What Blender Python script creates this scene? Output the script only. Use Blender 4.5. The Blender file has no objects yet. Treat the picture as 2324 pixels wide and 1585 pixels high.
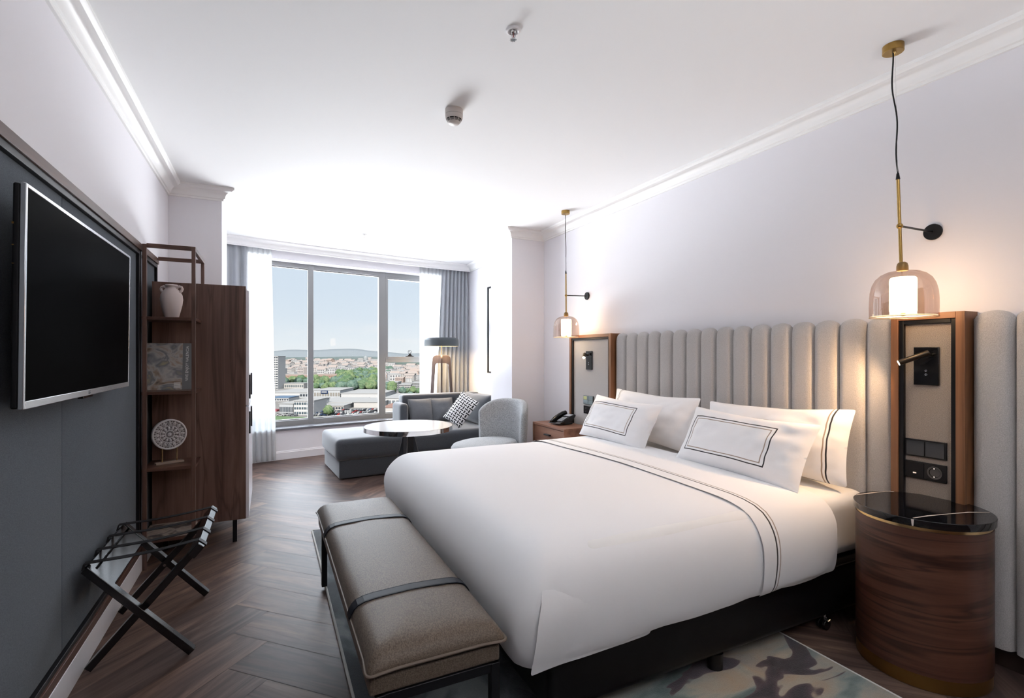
import bpy, bmesh, math, random
from math import sin, cos, pi, radians, sqrt
from mathutils import Vector, Matrix, noise

scene = bpy.context.scene
COL = scene.collection
rnd = random.Random(7)

# ------------------------------------------------------------------ helpers
def tag(o, label=None, cat=None, group=None, kind=None):
    if label: o['label'] = label
    if cat: o['category'] = cat
    if group: o['group'] = group
    if kind: o['kind'] = kind
    return o

def thing(name, label, cat, loc=(0, 0, 0), rz=0.0, group=None):
    o = bpy.data.objects.new(name, None)
    o.empty_display_size = 0.05
    COL.objects.link(o)
    o.location = loc
    o.rotation_euler = (0, 0, rz)
    return tag(o, label, cat, group)

def copy_tree(o, parent=None):
    c = o.copy()
    COL.objects.link(c)
    if parent is not None:
        c.parent = parent
    for ch in list(o.children):
        copy_tree(ch, c)
    return c

class MB:
    """collects shapes into one mesh"""
    def __init__(self):
        self.bm = bmesh.new()
        self.uv = None
    def uvl(self):
        if self.uv is None:
            self.uv = self.bm.loops.layers.uv.new('UVMap')
        return self.uv
    def face(self, pts, mi=0):
        vs = [self.bm.verts.new(p) for p in pts]
        f = self.bm.faces.new(vs); f.material_index = mi
        return f
    def box(self, x0, x1, y0, y1, z0, z1, mi=0, M=None):
        P = [Vector((x, y, z)) for x in (x0, x1) for y in (y0, y1) for z in (z0, z1)]
        if M is not None: P = [M @ p for p in P]
        v = [self.bm.verts.new(p) for p in P]
        for a in ((0,1,3,2),(4,6,7,5),(0,4,5,1),(2,3,7,6),(0,2,6,4),(1,5,7,3)):
            f = self.bm.faces.new([v[i] for i in a]); f.material_index = mi
        return self
    def bar(self, a, b, w, h, up=(0, 0, 1), mi=0):
        """rectangular bar from a to b; w across, h along up"""
        a, b = Vector(a), Vector(b); d = (b - a); L = d.length; d.normalize()
        upv = Vector(up); s = d.cross(upv).normalized(); u = s.cross(d).normalized()
        M = Matrix(((s.x, d.x, u.x, a.x), (s.y, d.y, u.y, a.y), (s.z, d.z, u.z, a.z), (0, 0, 0, 1)))
        return self.box(-w/2, w/2, 0, L, -h/2, h/2, mi, M)
    def tube(self, pts, r, seg=10, cap=True, mi=0, closed=False):
        pts = [Vector(p) for p in pts]; n = len(pts)
        rr = r if isinstance(r, (list, tuple)) else [r]*n
        rings = []; prev = None
        for i, p in enumerate(pts):
            if closed: d = pts[(i+1) % n] - pts[i-1]
            else: d = pts[min(i+1, n-1)] - pts[max(i-1, 0)]
            d.normalize()
            if prev is None:
                ref = Vector((0, 0, 1)) if abs(d.z) < .9 else Vector((1, 0, 0))
                s = d.cross(ref).normalized()
            else:
                s = (prev - d*prev.dot(d)).normalized()
            prev = s; t = d.cross(s)
            rings.append([self.bm.verts.new(p + (s*cos(2*pi*k/seg) + t*sin(2*pi*k/seg))*rr[i]) for k in range(seg)])
        m = n if closed else n-1
        for i in range(m):
            A, B = rings[i], rings[(i+1) % n]
            for k in range(seg):
                f = self.bm.faces.new((A[k], A[(k+1) % seg], B[(k+1) % seg], B[k])); f.material_index = mi
        if cap and not closed:
            f = self.bm.faces.new(list(reversed(rings[0]))); f.material_index = mi
            f = self.bm.faces.new(rings[-1]); f.material_index = mi
        return self
    def cyl(self, a, b, r, seg=24, mi=0):
        return self.tube([a, b], r, seg, True, mi)
    def lathe(self, prof, c=(0, 0, 0), seg=40, M=None, mi=0, close=False):
        """prof list of (r, z)"""
        c = Vector(c); rings = []
        for (r, z) in prof:
            if r < 1e-6:
                p = Vector((0, 0, z)) + c
                rings.append([self.bm.verts.new(M @ p if M else p)])
            else:
                ring = []
                for k in range(seg):
                    p = Vector((r*cos(2*pi*k/seg), r*sin(2*pi*k/seg), z)) + c
                    ring.append(self.bm.verts.new(M @ p if M else p))
                rings.append(ring)
        idx = list(range(len(rings)-1))
        pairs = [(rings[i], rings[i+1]) for i in idx]
        if close: pairs.append((rings[-1], rings[0]))
        for A, B in pairs:
            for k in range(seg):
                k2 = (k+1) % seg
                if len(A) == 1 and len(B) == 1: continue
                if len(A) == 1: f = self.bm.faces.new((A[0], B[k2], B[k]))
                elif len(B) == 1: f = self.bm.faces.new((A[k], A[k2], B[0]))
                else: f = self.bm.faces.new((A[k], A[k2], B[k2], B[k]))
                f.material_index = mi
        return self
    def prism(self, poly, z0, z1, M=None, mi=0):
        """poly in local xy extruded in local z"""
        lo = [Vector((a, b, z0)) for a, b in poly]; hi = [Vector((a, b, z1)) for a, b in poly]
        if M is not None: lo = [M @ p for p in lo]; hi = [M @ p for p in hi]
        L = [self.bm.verts.new(p) for p in lo]; H = [self.bm.verts.new(p) for p in hi]
        n = len(L)
        for i in range(n):
            f = self.bm.faces.new((L[i], L[(i+1) % n], H[(i+1) % n], H[i])); f.material_index = mi
        f = self.bm.faces.new(list(reversed(L))); f.material_index = mi
        f = self.bm.faces.new(H); f.material_index = mi
        return self
    def grid(self, fn, nu, nv, uv=False, cu=False, mi=0):
        """fn(u,v) with u,v in 0..1"""
        V = []
        for i in range(nu if cu else nu+1):
            V.append([self.bm.verts.new(fn(i/nu, j/nv)) for j in range(nv+1)])
        for i in range(nu):
            i2 = (i+1) % nu if cu else i+1
            for j in range(nv):
                f = self.bm.faces.new((V[i][j], V[i2][j], V[i2][j+1], V[i][j+1])); f.material_index = mi
                if uv:
                    L = self.uvl()
                    for lp, (a, b) in zip(f.loops, ((i, j), (i+1, j), (i+1, j+1), (i, j+1))):
                        lp[L].uv = (a/nu, b/nv)
        return V
    def sweep(self, prof, path, closed=False, mi=0):
        """prof [(d,z)], path [(x,y)]: d is measured to the left of the path"""
        n = len(path); rings = []
        for i in range(n):
            p = Vector(path[i])
            def nrm(a, b):
                d = (Vector(b) - Vector(a)).normalized(); return Vector((-d.y, d.x))
            if i == 0: m = nrm(path[0], path[1]); k = 1
            elif i == n-1: m = nrm(path[-2], path[-1]); k = 1
            else:
                n1, n2 = nrm(path[i-1], path[i]), nrm(path[i], path[i+1])
                m = (n1+n2).normalized(); k = 1/max(.2, m.dot(n1))
            rings.append([self.bm.verts.new((p.x+m.x*k*d, p.y+m.y*k*d, z)) for d, z in prof])
        for i in range(n-1):
            A, B = rings[i], rings[i+1]
            for j in range(len(prof)-1):
                f = self.bm.faces.new((A[j], B[j], B[j+1], A[j+1])); f.material_index = mi
        for R in (rings[0], rings[-1]):
            try: self.bm.faces.new(R)
            except ValueError: pass
        return self
    def rbox(self, x0, x1, y0, y1, z0, z1, r, n=10, puff=(0, 0, 0), fn=None, mi=0):
        """rounded box, optionally puffed; fn(p) deforms"""
        c = Vector(((x0+x1)/2, (y0+y1)/2, (z0+z1)/2)); h = Vector(((x1-x0)/2, (y1-y0)/2, (z1-z0)/2))
        r = min(r, h.x, h.y, h.z)
        def samp(hh):
            k = [-hh, -hh+r*.12, -hh+r*.3, -hh+r*.6, -hh+r]
            inner = [-hh+r + (2*hh-2*r)*i/n for i in range(1, n)] if hh > r+1e-6 else []
            return k + inner + [-a for a in reversed(k)] if hh > r+1e-6 else k + [-a for a in reversed(k[:-1])]
        S = [samp(h.x), samp(h.y), samp(h.z)]
        cache = {}
        def vert(p):
            q = Vector((max(-h.x+r, min(h.x-r, p.x)), max(-h.y+r, min(h.y-r, p.y)), max(-h.z+r, min(h.z-r, p.z))))
            d = p-q
            if d.length > 1e-9: d = d.normalized()*r
            s = q+d
            u, v, w = s.x/h.x, s.y/h.y, s.z/h.z
            g = lambda a: max(0.0, 1-a*a)
            s = s + Vector((math.copysign(1, u)*puff[0]*g(v)*g(w)*abs(u), math.copysign(1, v)*puff[1]*g(u)*g(w)*abs(v), math.copysign(1, w)*puff[2]*g(u)*g(v)*abs(w)))
            s = s + c
            if fn: s = fn(s)
            key = (round(p.x, 6), round(p.y, 6), round(p.z, 6))
            if key not in cache: cache[key] = self.bm.verts.new(s)
            return cache[key]
        for ax in range(3):
            a, b = (ax+1) % 3, (ax+2) % 3
            for sg in (-1, 1):
                for i in range(len(S[a])-1):
                    for j in range(len(S[b])-1):
                        q = []
                        for (ii, jj) in ((i, j), (i+1, j), (i+1, j+1), (i, j+1)):
                            p = Vector((0, 0, 0)); p[ax] = sg*h[ax]; p[a] = S[a][ii]; p[b] = S[b][jj]
                            q.append(vert(p))
                        if sg < 0: q.reverse()
                        try:
                            f = self.bm.faces.new(q); f.material_index = mi
                        except ValueError: pass
        return self
    def build(self, name, mats, parent=None, bevel=0.0, bseg=2, smooth=True, local=False, angle=38, solid=0.0, sub=0, weld=False):
        bm = self.bm
        if weld: bmesh.ops.remove_doubles(bm, verts=bm.verts, dist=1e-5)
        bmesh.ops.recalc_face_normals(bm, faces=bm.faces)
        off = Vector((0, 0, 0))
        if not local:
            p = parent
            while p is not None:
                off += Vector(p.location); p = p.parent
        if off.length > 0:
            bmesh.ops.translate(bm, verts=bm.verts, vec=-off)
        if smooth:
            lim = radians(angle)
            for f in bm.faces: f.smooth = True
            for e in bm.edges:
                if len(e.link_faces) == 2:
                    e.smooth = e.calc_face_angle(0) < lim
        me = bpy.data.meshes.new(name)
        bm.to_mesh(me); bm.free()
        for m in (mats if isinstance(mats, (list, tuple)) else [mats]): me.materials.append(m)
        o = bpy.data.objects.new(name, me); COL.objects.link(o)
        if parent is not None: o.parent = parent
        if sub:
            md = o.modifiers.new('Subdivision', 'SUBSURF'); md.levels = sub; md.render_levels = sub
        if solid:
            md = o.modifiers.new('Solidify', 'SOLIDIFY'); md.thickness = solid; md.offset = 0
        if bevel:
            md = o.modifiers.new('Bevel', 'BEVEL'); md.width = bevel; md.segments = bseg; md.limit_method = 'ANGLE'; md.angle_limit = radians(40)
        return o

def struct(mb, name, mat, **k):
    o = mb.build(name, mat, **k); o['kind'] = 'structure'; return o

def arc(cx, cy, r, a0, a1, n):
    return [(cx + r*cos(radians(a0 + (a1-a0)*i/n)), cy + r*sin(radians(a0 + (a1-a0)*i/n))) for i in range(n+1)]

def rrect(x0, x1, y0, y1, r, n=5):
    return arc(x1-r, y1-r, r, 0, 90, n) + arc(x0+r, y1-r, r, 90, 180, n) + arc(x0+r, y0+r, r, 180, 270, n) + arc(x1-r, y0+r, r, 270, 360, n)

def text_mesh(name, body, size, mat, parent, M, extrude=.0004, align='CENTER', local=True):
    cu = bpy.data.curves.new(name, 'FONT'); cu.body = body; cu.size = size; cu.extrude = extrude
    cu.align_x = align; cu.align_y = 'CENTER'; cu.resolution_u = 3
    tmp = bpy.data.objects.new(name + '_source', cu); COL.objects.link(tmp)
    dg = bpy.context.evaluated_depsgraph_get(); dg.update()
    me = bpy.data.meshes.new_from_object(tmp.evaluated_get(dg))
    bpy.data.objects.remove(tmp); bpy.data.curves.remove(cu)
    me.name = name
    if not local:
        off = Vector((0, 0, 0)); p = parent
        while p is not None: off += Vector(p.location); p = p.parent
        M = Matrix.Translation(-off) @ M
    me.transform(M)
    me.materials.clear(); me.materials.append(mat)
    o = bpy.data.objects.new(name, me); COL.objects.link(o)
    if parent: o.parent = parent
    return o

def frame_M(o, x, y, z):
    o, x, y, z = Vector(o), Vector(x), Vector(y), Vector(z)
    return Matrix(((x.x, y.x, z.x, o.x), (x.y, y.y, z.y, o.y), (x.z, y.z, z.z, o.z), (0, 0, 0, 1)))

# ------------------------------------------------------------------ materials
class NT:
    def __init__(self, m):
        self.t = m.node_tree; self.n = self.t.nodes; self.l = self.t.links
    def new(self, kind, **kw):
        x = self.n.new(kind)
        for k, v in kw.items():
            if k in ('operation', 'blend_type', 'data_type', 'noise_dimensions', 'feature', 'wave_type', 'bands_direction', 'distance', 'vector_type', 'rings_direction', 'wave_profile', 'interpolation_type', 'noise_type', 'use_clamp'):
                setattr(x, k, v)
            else: x.inputs[k.replace('_', ' ')].default_value = v
        return x
    def link(self, a, b): self.l.new(a, b)
    def math(self, op, a, b=None, c=None, clamp=False):
        x = self.n.new('ShaderNodeMath'); x.operation = op; x.use_clamp = clamp
        for i, s in enumerate((a, b, c)):
            if s is None: continue
            if isinstance(s, (int, float)): x.inputs[i].default_value = s
            else: self.link(s, x.inputs[i])
        return x.outputs[0]
    def ramp(self, fac, stops, interp='LINEAR'):
        x = self.n.new('ShaderNodeValToRGB'); cr = x.color_ramp; cr.interpolation = interp
        while len(cr.elements) < len(stops): cr.elements.new(.5)
        for e, (p, c) in zip(cr.elements, stops):
            e.position = p; e.color = (*c, 1) if len(c) == 3 else c
        self.link(fac, x.inputs[0]); return x.outputs[0]
    def mix(self, fac, a, b, blend='MIX'):
        x = self.n.new('ShaderNodeMix'); x.data_type = 'RGBA'; x.blend_type = blend
        for i, s in ((0, fac), (6, a), (7, b)):
            if isinstance(s, (int, float)): x.inputs[i].default_value = s
            elif isinstance(s, tuple): x.inputs[i].default_value = (*s, 1)
            else: self.link(s, x.inputs[i])
        return x.outputs[2]
    def noise(self, vec, scale, detail=3, rough=.5, dist=0):
        x = self.n.new('ShaderNodeTexNoise')
        x.inputs['Scale'].default_value = scale; x.inputs['Detail'].default_value = detail
        x.inputs['Roughness'].default_value = rough; x.inputs['Distortion'].default_value = dist
        if vec is not None: self.link(vec, x.inputs['Vector'])
        return x.outputs['Fac']
    def coord(self, which='Object'):
        return self.n.new('ShaderNodeTexCoord').outputs[which]
    def mapping(self, vec, scale=(1, 1, 1), loc=(0, 0, 0), rot=(0, 0, 0)):
        x = self.n.new('ShaderNodeMapping')
        x.inputs['Scale'].default_value = scale; x.inputs['Location'].default_value = loc; x.inputs['Rotation'].default_value = rot
        self.link(vec, x.inputs['Vector']); return x.outputs[0]
    def sep(self, vec):
        x = self.n.new('ShaderNodeSeparateXYZ'); self.link(vec, x.inputs[0]); return x.outputs
    def bump(self, h, strength=.2, dist=.002):
        x = self.n.new('ShaderNodeBump'); x.inputs['Strength'].default_value = strength; x.inputs['Distance'].default_value = dist
        self.link(h, x.inputs['Height']); return x.outputs[0]

def newmat(name):
    m = bpy.data.materials.new(name); m.use_nodes = True
    nt = NT(m); b = nt.n['Principled BSDF']
    return m, nt, b

def plain(name, col, rough=.5, metal=0.0, spec=.5, bump=None, vary=0.0, sheen=0.0, coat=0.0):
    m, nt, b = newmat(name)
    b.inputs['Base Color'].default_value = (*col, 1); b.inputs['Roughness'].default_value = rough
    b.inputs['Metallic'].default_value = metal; b.inputs['Specular IOR Level'].default_value = spec
    b.inputs['Sheen Weight'].default_value = sheen; b.inputs['Coat Weight'].default_value = coat
    v = None
    if bump or vary: v = nt.coord()
    if vary:
        n = nt.noise(v, 6, 3)
        nt.link(nt.mix(n, tuple(c*(1-vary) for c in col), tuple(min(1, c*(1+vary)) for c in col)), b.inputs['Base Color'])
    if bump:
        nt.link(nt.bump(nt.noise(v, bump[0], 3), bump[1], bump[2] if len(bump) > 2 else .002), b.inputs['Normal'])
    return m

def wood(name, dark, mid, light, axis='z', rough=.42, scale=1.0, uv=False, spec=.4, streak=.55):
    m, nt, b = newmat(name)
    v = nt.coord('UV' if uv else 'Object')
    s = {'x': (.7, 9, 9), 'y': (9, .7, 9), 'z': (9, 9, .7), 'h': (.8, .8, 11)}[axis]
    vv = nt.mapping(v, tuple(a*scale for a in s), (1.3, .7, .2))
    n1 = nt.noise(vv, 1.0, 4, .55, .8)
    s2 = {'x': (4, 120, 120), 'y': (120, 4, 120), 'z': (120, 120, 4), 'h': (6, 6, 160)}[axis]
    n2 = nt.noise(nt.mapping(v, tuple(a*scale for a in s2)), 1.0, 2)
    c = nt.ramp(n1, [(.28, dark), (.5, mid), (.72, light)])
    vein = nt.math('ABSOLUTE', nt.math('SUBTRACT', nt.noise(vv, .9, 3, .5, .6), .5))
    vein = nt.math('MULTIPLY', nt.math('SUBTRACT', 1.0, nt.math('MULTIPLY', vein, 30.0), clamp=True), streak)
    c = nt.mix(vein, c, tuple(x*.35 for x in dark))
    c = nt.mix(nt.math('MULTIPLY', n2, .5), c, tuple(x*.55 for x in dark), 'MIX')
    nt.link(c, b.inputs['Base Color'])
    b.inputs['Roughness'].default_value = rough; b.inputs['Specular IOR Level'].default_value = spec
    nt.link(nt.bump(n2, .08, .001), b.inputs['Normal'])
    return m

def fabric(name, c1, c2, scale=420, rough=.9, sheen=.2, strength=.25, stretch=(1, 1, 1), spec=.2):
    m, nt, b = newmat(name)
    v = nt.coord()
    n = nt.noise(nt.mapping(v, stretch), scale, 2, .6)
    big = nt.noise(v, 3.0, 2)
    c = nt.mix(nt.ramp(n, [(.35, (0, 0, 0)), (.65, (1, 1, 1))]), c1, c2)
    c = nt.mix(nt.math('MULTIPLY', big, .25), c, c1)
    nt.link(c, b.inputs['Base Color'])
    b.inputs['Roughness'].default_value = rough; b.inputs['Sheen Weight'].default_value = sheen
    b.inputs['Specular IOR Level'].default_value = spec
    nt.link(nt.bump(n, strength, .0015), b.inputs['Normal'])
    return m

def emit(name, col, strength):
    m = bpy.data.materials.new(name); m.use_nodes = True; nt = NT(m)
    nt.n.remove(nt.n['Principled BSDF'])
    e = nt.n.new('ShaderNodeEmission'); e.inputs[0].default_value = (*col, 1); e.inputs[1].default_value = strength
    nt.link(e.outputs[0], nt.n['Material Output'].inputs[0])
    return m

def clearglass(name, tint, gloss=.08, rough=0.0, fres=True):
    m = bpy.data.materials.new(name); m.use_nodes = True; nt = NT(m)
    nt.n.remove(nt.n['Principled BSDF'])
    t = nt.n.new('ShaderNodeBsdfTransparent'); t.inputs[0].default_value = (*tint, 1)
    g = nt.n.new('ShaderNodeBsdfGlossy'); g.inputs['Roughness'].default_value = rough
    mx = nt.n.new('ShaderNodeMixShader')
    lw = nt.n.new('ShaderNodeLayerWeight'); lw.inputs[0].default_value = .35
    f = nt.math('MULTIPLY_ADD', lw.outputs['Facing'], gloss*1.6, gloss, clamp=True)
    nt.link(f, mx.inputs[0]); nt.link(t.outputs[0], mx.inputs[1]); nt.link(g.outputs[0], mx.inputs[2])
    nt.link(mx.outputs[0], nt.n['Material Output'].inputs[0])
    return m

def sheer(name, col):
    m = bpy.data.materials.new(name); m.use_nodes = True; nt = NT(m)
    nt.n.remove(nt.n['Principled BSDF'])
    tr = nt.n.new('ShaderNodeBsdfTransparent'); tr.inputs[0].default_value = (1, 1, 1, 1)
    tl = nt.n.new('ShaderNodeBsdfTranslucent'); tl.inputs[0].default_value = (*col, 1)
    df = nt.n.new('ShaderNodeBsdfDiffuse'); df.inputs[0].default_value = (*col, 1)
    a = nt.n.new('ShaderNodeMixShader'); a.inputs[0].default_value = .45
    b2 = nt.n.new('ShaderNodeMixShader'); b2.inputs[0].default_value = .86
    nt.link(tl.outputs[0], a.inputs[1]); nt.link(df.outputs[0], a.inputs[2])
    nt.link(tr.outputs[0], b2.inputs[1]); nt.link(a.outputs[0], b2.inputs[2])
    nt.link(b2.outputs[0], nt.n['Material Output'].inputs[0])
    return m
# ------------------------------------------------------------------ material set
WALLC = (.80, .79, .83)
m_wall = plain('painted wall', WALLC, .75, bump=(180, .05))
m_ceil = plain('ceiling paint', (.86, .86, .865), .85, bump=(120, .04))
m_crown = plain('crown plaster', (.88, .875, .87), .55)
m_white = plain('white lacquer', (.84, .83, .86), .3)
m_white2 = plain('white gloss front', (.80, .78, .84), .18, spec=.6)
m_walnut = wood('dark walnut upright grain', (.085, .045, .036), (.17, .095, .075), (.25, .15, .12), 'z', .38)
m_walnut_x = wood('dark walnut cross grain', (.055, .025, .018), (.11, .053, .038), (.17, .088, .062), 'x', .38)
m_walnut_y = wood('dark walnut rail grain', (.060, .028, .020), (.13, .062, .044), (.19, .10, .07), 'y', .4)
m_oakred = wood('lamplit walnut upright grain', (.16, .068, .030), (.27, .120, .055), (.36, .17, .085), 'z', .42, streak=.35)  # same walnut, with the lamp's orange light put into the colour
m_walnut_lamplit_y = wood('lamplit walnut cross grain', (.16, .068, .030), (.27, .120, .055), (.36, .17, .085), 'y', .42, streak=.35)
m_nslight = wood('reddish walnut', (.22, .100, .062), (.34, .165, .105), (.44, .23, .155), 'y', .42, streak=.3)
m_drumwood = wood('drum veneer', (.050, .019, .012), (.125, .052, .033), (.19, .088, .057), 'h', .36, scale=1.0, streak=.75)
m_black = plain('black satin metal', (.007, .007, .009), .35, spec=.28)
m_blackwood = plain('black lacquered wood', (.006, .006, .008), .22, spec=.8)
m_blackmat = plain('matte black', (.006, .006, .008), .6, spec=.3)
m_gloss = plain('black gloss plate', (.008, .008, .010), .08, spec=.6)
m_brass = plain('aged brass', (.40, .25, .08), .33, metal=1.0)
m_brass2 = plain('polished brass', (.66, .47, .22), .2, metal=1.0)
m_brassdark = plain('bronze lacquer', (.24, .145, .05), .4, metal=.6)
m_bronze = plain('dark bronze', (.045, .032, .022), .3, metal=.7)
m_steel = plain('brushed aluminium', (.24, .242, .248), .42, metal=.3, vary=.04)
m_silver = plain('silver bezel', (.72, .74, .78), .22, metal=.8)
m_chrome = plain('polished chrome', (.72, .72, .72), .06, metal=1.0)
m_screen = plain('dark screen', (.0022, .0022, .0026), .3, spec=.002)
m_marble = plain('white marble', (.90, .89, .89), .12, vary=.03, spec=.4)
m_granite = plain('grey granite', (.14, .145, .16), .25, vary=.2, bump=(400, .05))
m_panelfab = fabric('slate wall fabric', (.055, .070, .088), (.115, .138, .165), 520, .8, .1, .35, (1, .25, 1.6))
m_headfab = fabric('taupe weave', (.38, .365, .36), (.56, .54, .535), 560, .92, .25, .35, (1, 1, .4))
m_nichefab = fabric('lamp warmed brown grey weave', (.18, .14, .12), (.52, .43, .36), 520, .9, .15, .6, (1, 1, 1))  # weave colour warmed to carry the pendant's light
m_leather = fabric('brown woven leatherette', (.075, .055, .041), (.17, .13, .098), 300, .5, .05, .2, (1, .4, 1), spec=.28)
m_piping = plain('brown piping', (.14, .105, .08), .45)
m_strap = plain('navy leather strap', (.008, .010, .016), .5, spec=.2)
m_sofa = fabric('slate velvet', (.042, .048, .058), (.072, .080, .094), 240, .8, .55, .2)
m_sofa2 = fabric('slate cushion weave', (.085, .09, .10), (.19, .20, .215), 500, .85, .35, .3)
m_chair = fabric('grey melange', (.17, .18, .19), (.66, .68, .70), 330, .9, .2, .4, (1, 1, .5))
m_linen = plain('white cotton', (.86, .855, .87), .75, bump=(90, .03, .004), sheen=.15)
m_mattress = plain('white fitted sheet', (.86, .85, .84), .8, bump=(60, .04, .004), sheen=.1)
m_bedbase = plain('black leatherette', (.005, .005, .006), .36, spec=.22, bump=(220, .06))
m_curtain = plain('grey curtain cloth', (.36, .38, .41), .9, sheen=.2, bump=(400, .1))
m_sheer = sheer('sheer white voile', (.66, .68, .69))
m_vase = plain('pale clay', (.66, .57, .55), .85, bump=(120, .15))
m_carve = plain('whitewashed carving', (.62, .59, .60), .8, bump=(160, .2))
m_carve_d = plain('whitewashed recess', (.20, .18, .18), .9)
m_plastic = plain('ivory plastic', (.62, .57, .54), .45)
m_whitepl = plain('white plastic', (.82, .80, .82), .35)
m_keys = plain('silver keys', (.55, .57, .62), .35, metal=.4)
m_glass = clearglass('window glass', (.985, .99, .99), .004)
m_smoke = clearglass('smoked amber glass', (.80, .69, .62), .15, .01)
m_opal = emit('lit opal glass', (1.0, .76, .48), 18.0)
m_bulb = emit('lit reading bulb', (1.0, .74, .42), 60.0)
m_lampglow = emit('lit lamp diffuser', (1.0, .70, .36), 22.0)
m_lampwood = wood('lamp plywood', (.060, .044, .043), (.092, .068, .066), (.12, .09, .085), 'z', .5)
m_mirror = plain('mirrored glass switch', (.30, .36, .38), .08, metal=.7)
m_yellow = plain('pale yellow sticker', (.50, .52, .22), .5)
m_paper = plain('paper edges', (.70, .67, .62), .8)

# pillow cases with embroidered lines (uv)
def pillow_mat(name, mode):
    m, nt, b = newmat(name)
    uv = nt.sep(nt.coord('UV'))
    u, v = uv[0], uv[1]
    wob = nt.math('MULTIPLY', nt.math('SUBTRACT', nt.noise(nt.coord('UV'), 5, 1), .5), .012)
    u = nt.math('ADD', u, wob); v = nt.math('ADD', v, wob)
    base = (.86, .855, .87)
    def band(x, c, hw):
        return nt.math('LESS_THAN', nt.math('ABSOLUTE', nt.math('SUBTRACT', x, c)), hw)
    def inside(x, a, c):
        return nt.math('MULTIPLY', nt.math('GREATER_THAN', x, a), nt.math('LESS_THAN', x, c))
    def rect(u0, u1, v0, v1, hu, hv):
        a = nt.math('MULTIPLY', nt.math('MAXIMUM', band(u, u0, hu), band(u, u1, hu)), inside(v, v0-hv, v1+hv))
        c = nt.math('MULTIPLY', nt.math('MAXIMUM', band(v, v0, hv), band(v, v1, hv)), inside(u, u0-hu, u1+hu))
        return nt.math('MAXIMUM', a, c)
    if mode == 'rect':
        k = rect(.085, .775, .20, .80, .0042, .0085); t = rect(.113, .747, .245, .755, .0036, .0070)
    elif mode == 'end':
        k = band(u, .905, .0045); t = band(u, .885, .0040)
    else:
        k = band(u, .085, .0035); t = band(u, .105, .0035)
    c = nt.mix(t, base, (.34, .26, .21)); c = nt.mix(k, c, (.012, .012, .016))
    nt.link(c, b.inputs['Base Color']); b.inputs['Roughness'].default_value = .75; b.inputs['Sheen Weight'].default_value = .15
    nt.link(nt.bump(nt.noise(nt.coord(), 9, 3, .55, .6), .35, .006), b.inputs['Normal'])
    return m
m_pil_rect = pillow_mat('pillowcase with framed border', 'rect')
m_pil_end = pillow_mat('pillowcase with end border', 'end')
m_pil_start = pillow_mat('pillowcase with first border', 'start')

def sheet_mat():
    m, nt, b = newmat('flat sheet with two lines')
    x = nt.sep(nt.coord('UV'))[0]
    def band(c, hw): return nt.math('LESS_THAN', nt.math('ABSOLUTE', nt.math('SUBTRACT', x, c)), hw)
    c = nt.mix(band(.205, .0065), (.86, .855, .87), (.36, .29, .25)); c = nt.mix(band(.165, .0085), c, (.012, .012, .016))
    nt.link(c, b.inputs['Base Color']); b.inputs['Roughness'].default_value = .75; b.inputs['Sheen Weight'].default_value = .15
    nt.link(nt.bump(nt.noise(nt.coord(), 7, 3, .5, .5), .2, .006), b.inputs['Normal'])
    return m
m_sheet = sheet_mat()

def weave_mat():
    m, nt, b = newmat('black and white basket print')
    uv = nt.mapping(nt.coord('UV'), (7, 11, 1)); s = nt.sep(uv)
    fu = nt.math('FRACT', s[0]); fv = nt.math('FRACT', s[1])
    par = nt.math('MODULO', nt.math('ADD', nt.math('FLOOR', s[0]), nt.math('FLOOR', s[1])), 2.0)
    def dash(a, c):
        return nt.math('MULTIPLY', nt.math('LESS_THAN', nt.math('ABSOLUTE', nt.math('SUBTRACT', a, .5)), .56), nt.math('LESS_THAN', nt.math('ABSOLUTE', nt.math('SUBTRACT', c, .5)), .2))
    k = nt.math('ADD', nt.math('MULTIPLY', dash(fu, fv), par), nt.math('MULTIPLY', dash(fv, fu), nt.math('SUBTRACT', 1.0, par)), clamp=True)
    nt.link(nt.mix(k, (.80, .80, .81), (.012, .013, .016)), b.inputs['Base Color']); b.inputs['Roughness'].default_value = .85
    return m
m_weave = weave_mat()

def floor_mat():
    m, nt, b = newmat('herringbone oak planks')
    uv = nt.coord('UV')
    isl = nt.n.new('ShaderNodeNewGeometry').outputs['Random Per Island']
    vv = nt.mapping(uv, (1.3, 11, 1))
    n1 = nt.noise(vv, 1.0, 5, .6, 1.2)
    n2 = nt.noise(nt.mapping(uv, (5, 150, 1)), 1.0, 2)
    n3 = nt.noise(nt.mapping(uv, (2.4, 5.5, 1)), 1.0, 2, .5, .4)
    c = nt.ramp(n1, [(.30, (.028, .018, .015)), (.43, (.088, .056, .044)), (.56, (.18, .118, .090)), (.70, (.31, .215, .165))])
    tone = nt.ramp(isl, [(0, (.55, .54, .57)), (.5, (.90, .86, .86)), (1, (1.3, 1.15, 1.05))])
    c = nt.mix(1.0, c, tone, 'MULTIPLY')
    c = nt.mix(nt.math('MULTIPLY', n3, .5), c, (.10, .072, .068))
    c = nt.mix(nt.math('MULTIPLY', n2, .45), c, (.045, .032, .03))
    knot = nt.math('LESS_THAN', nt.noise(nt.mapping(uv, (3.2, 9, 1)), 1.0, 1), .17)
    c = nt.mix(nt.math('MULTIPLY', knot, .5), c, (.02, .014, .013))
    nt.link(c, b.inputs['Base Color']); b.inputs['Roughness'].default_value = .46; b.inputs['Specular IOR Level'].default_value = .14
    nt.link(nt.bump(n2, .15, .001), b.inputs['Normal'])
    return m
m_floor = floor_mat()

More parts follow.
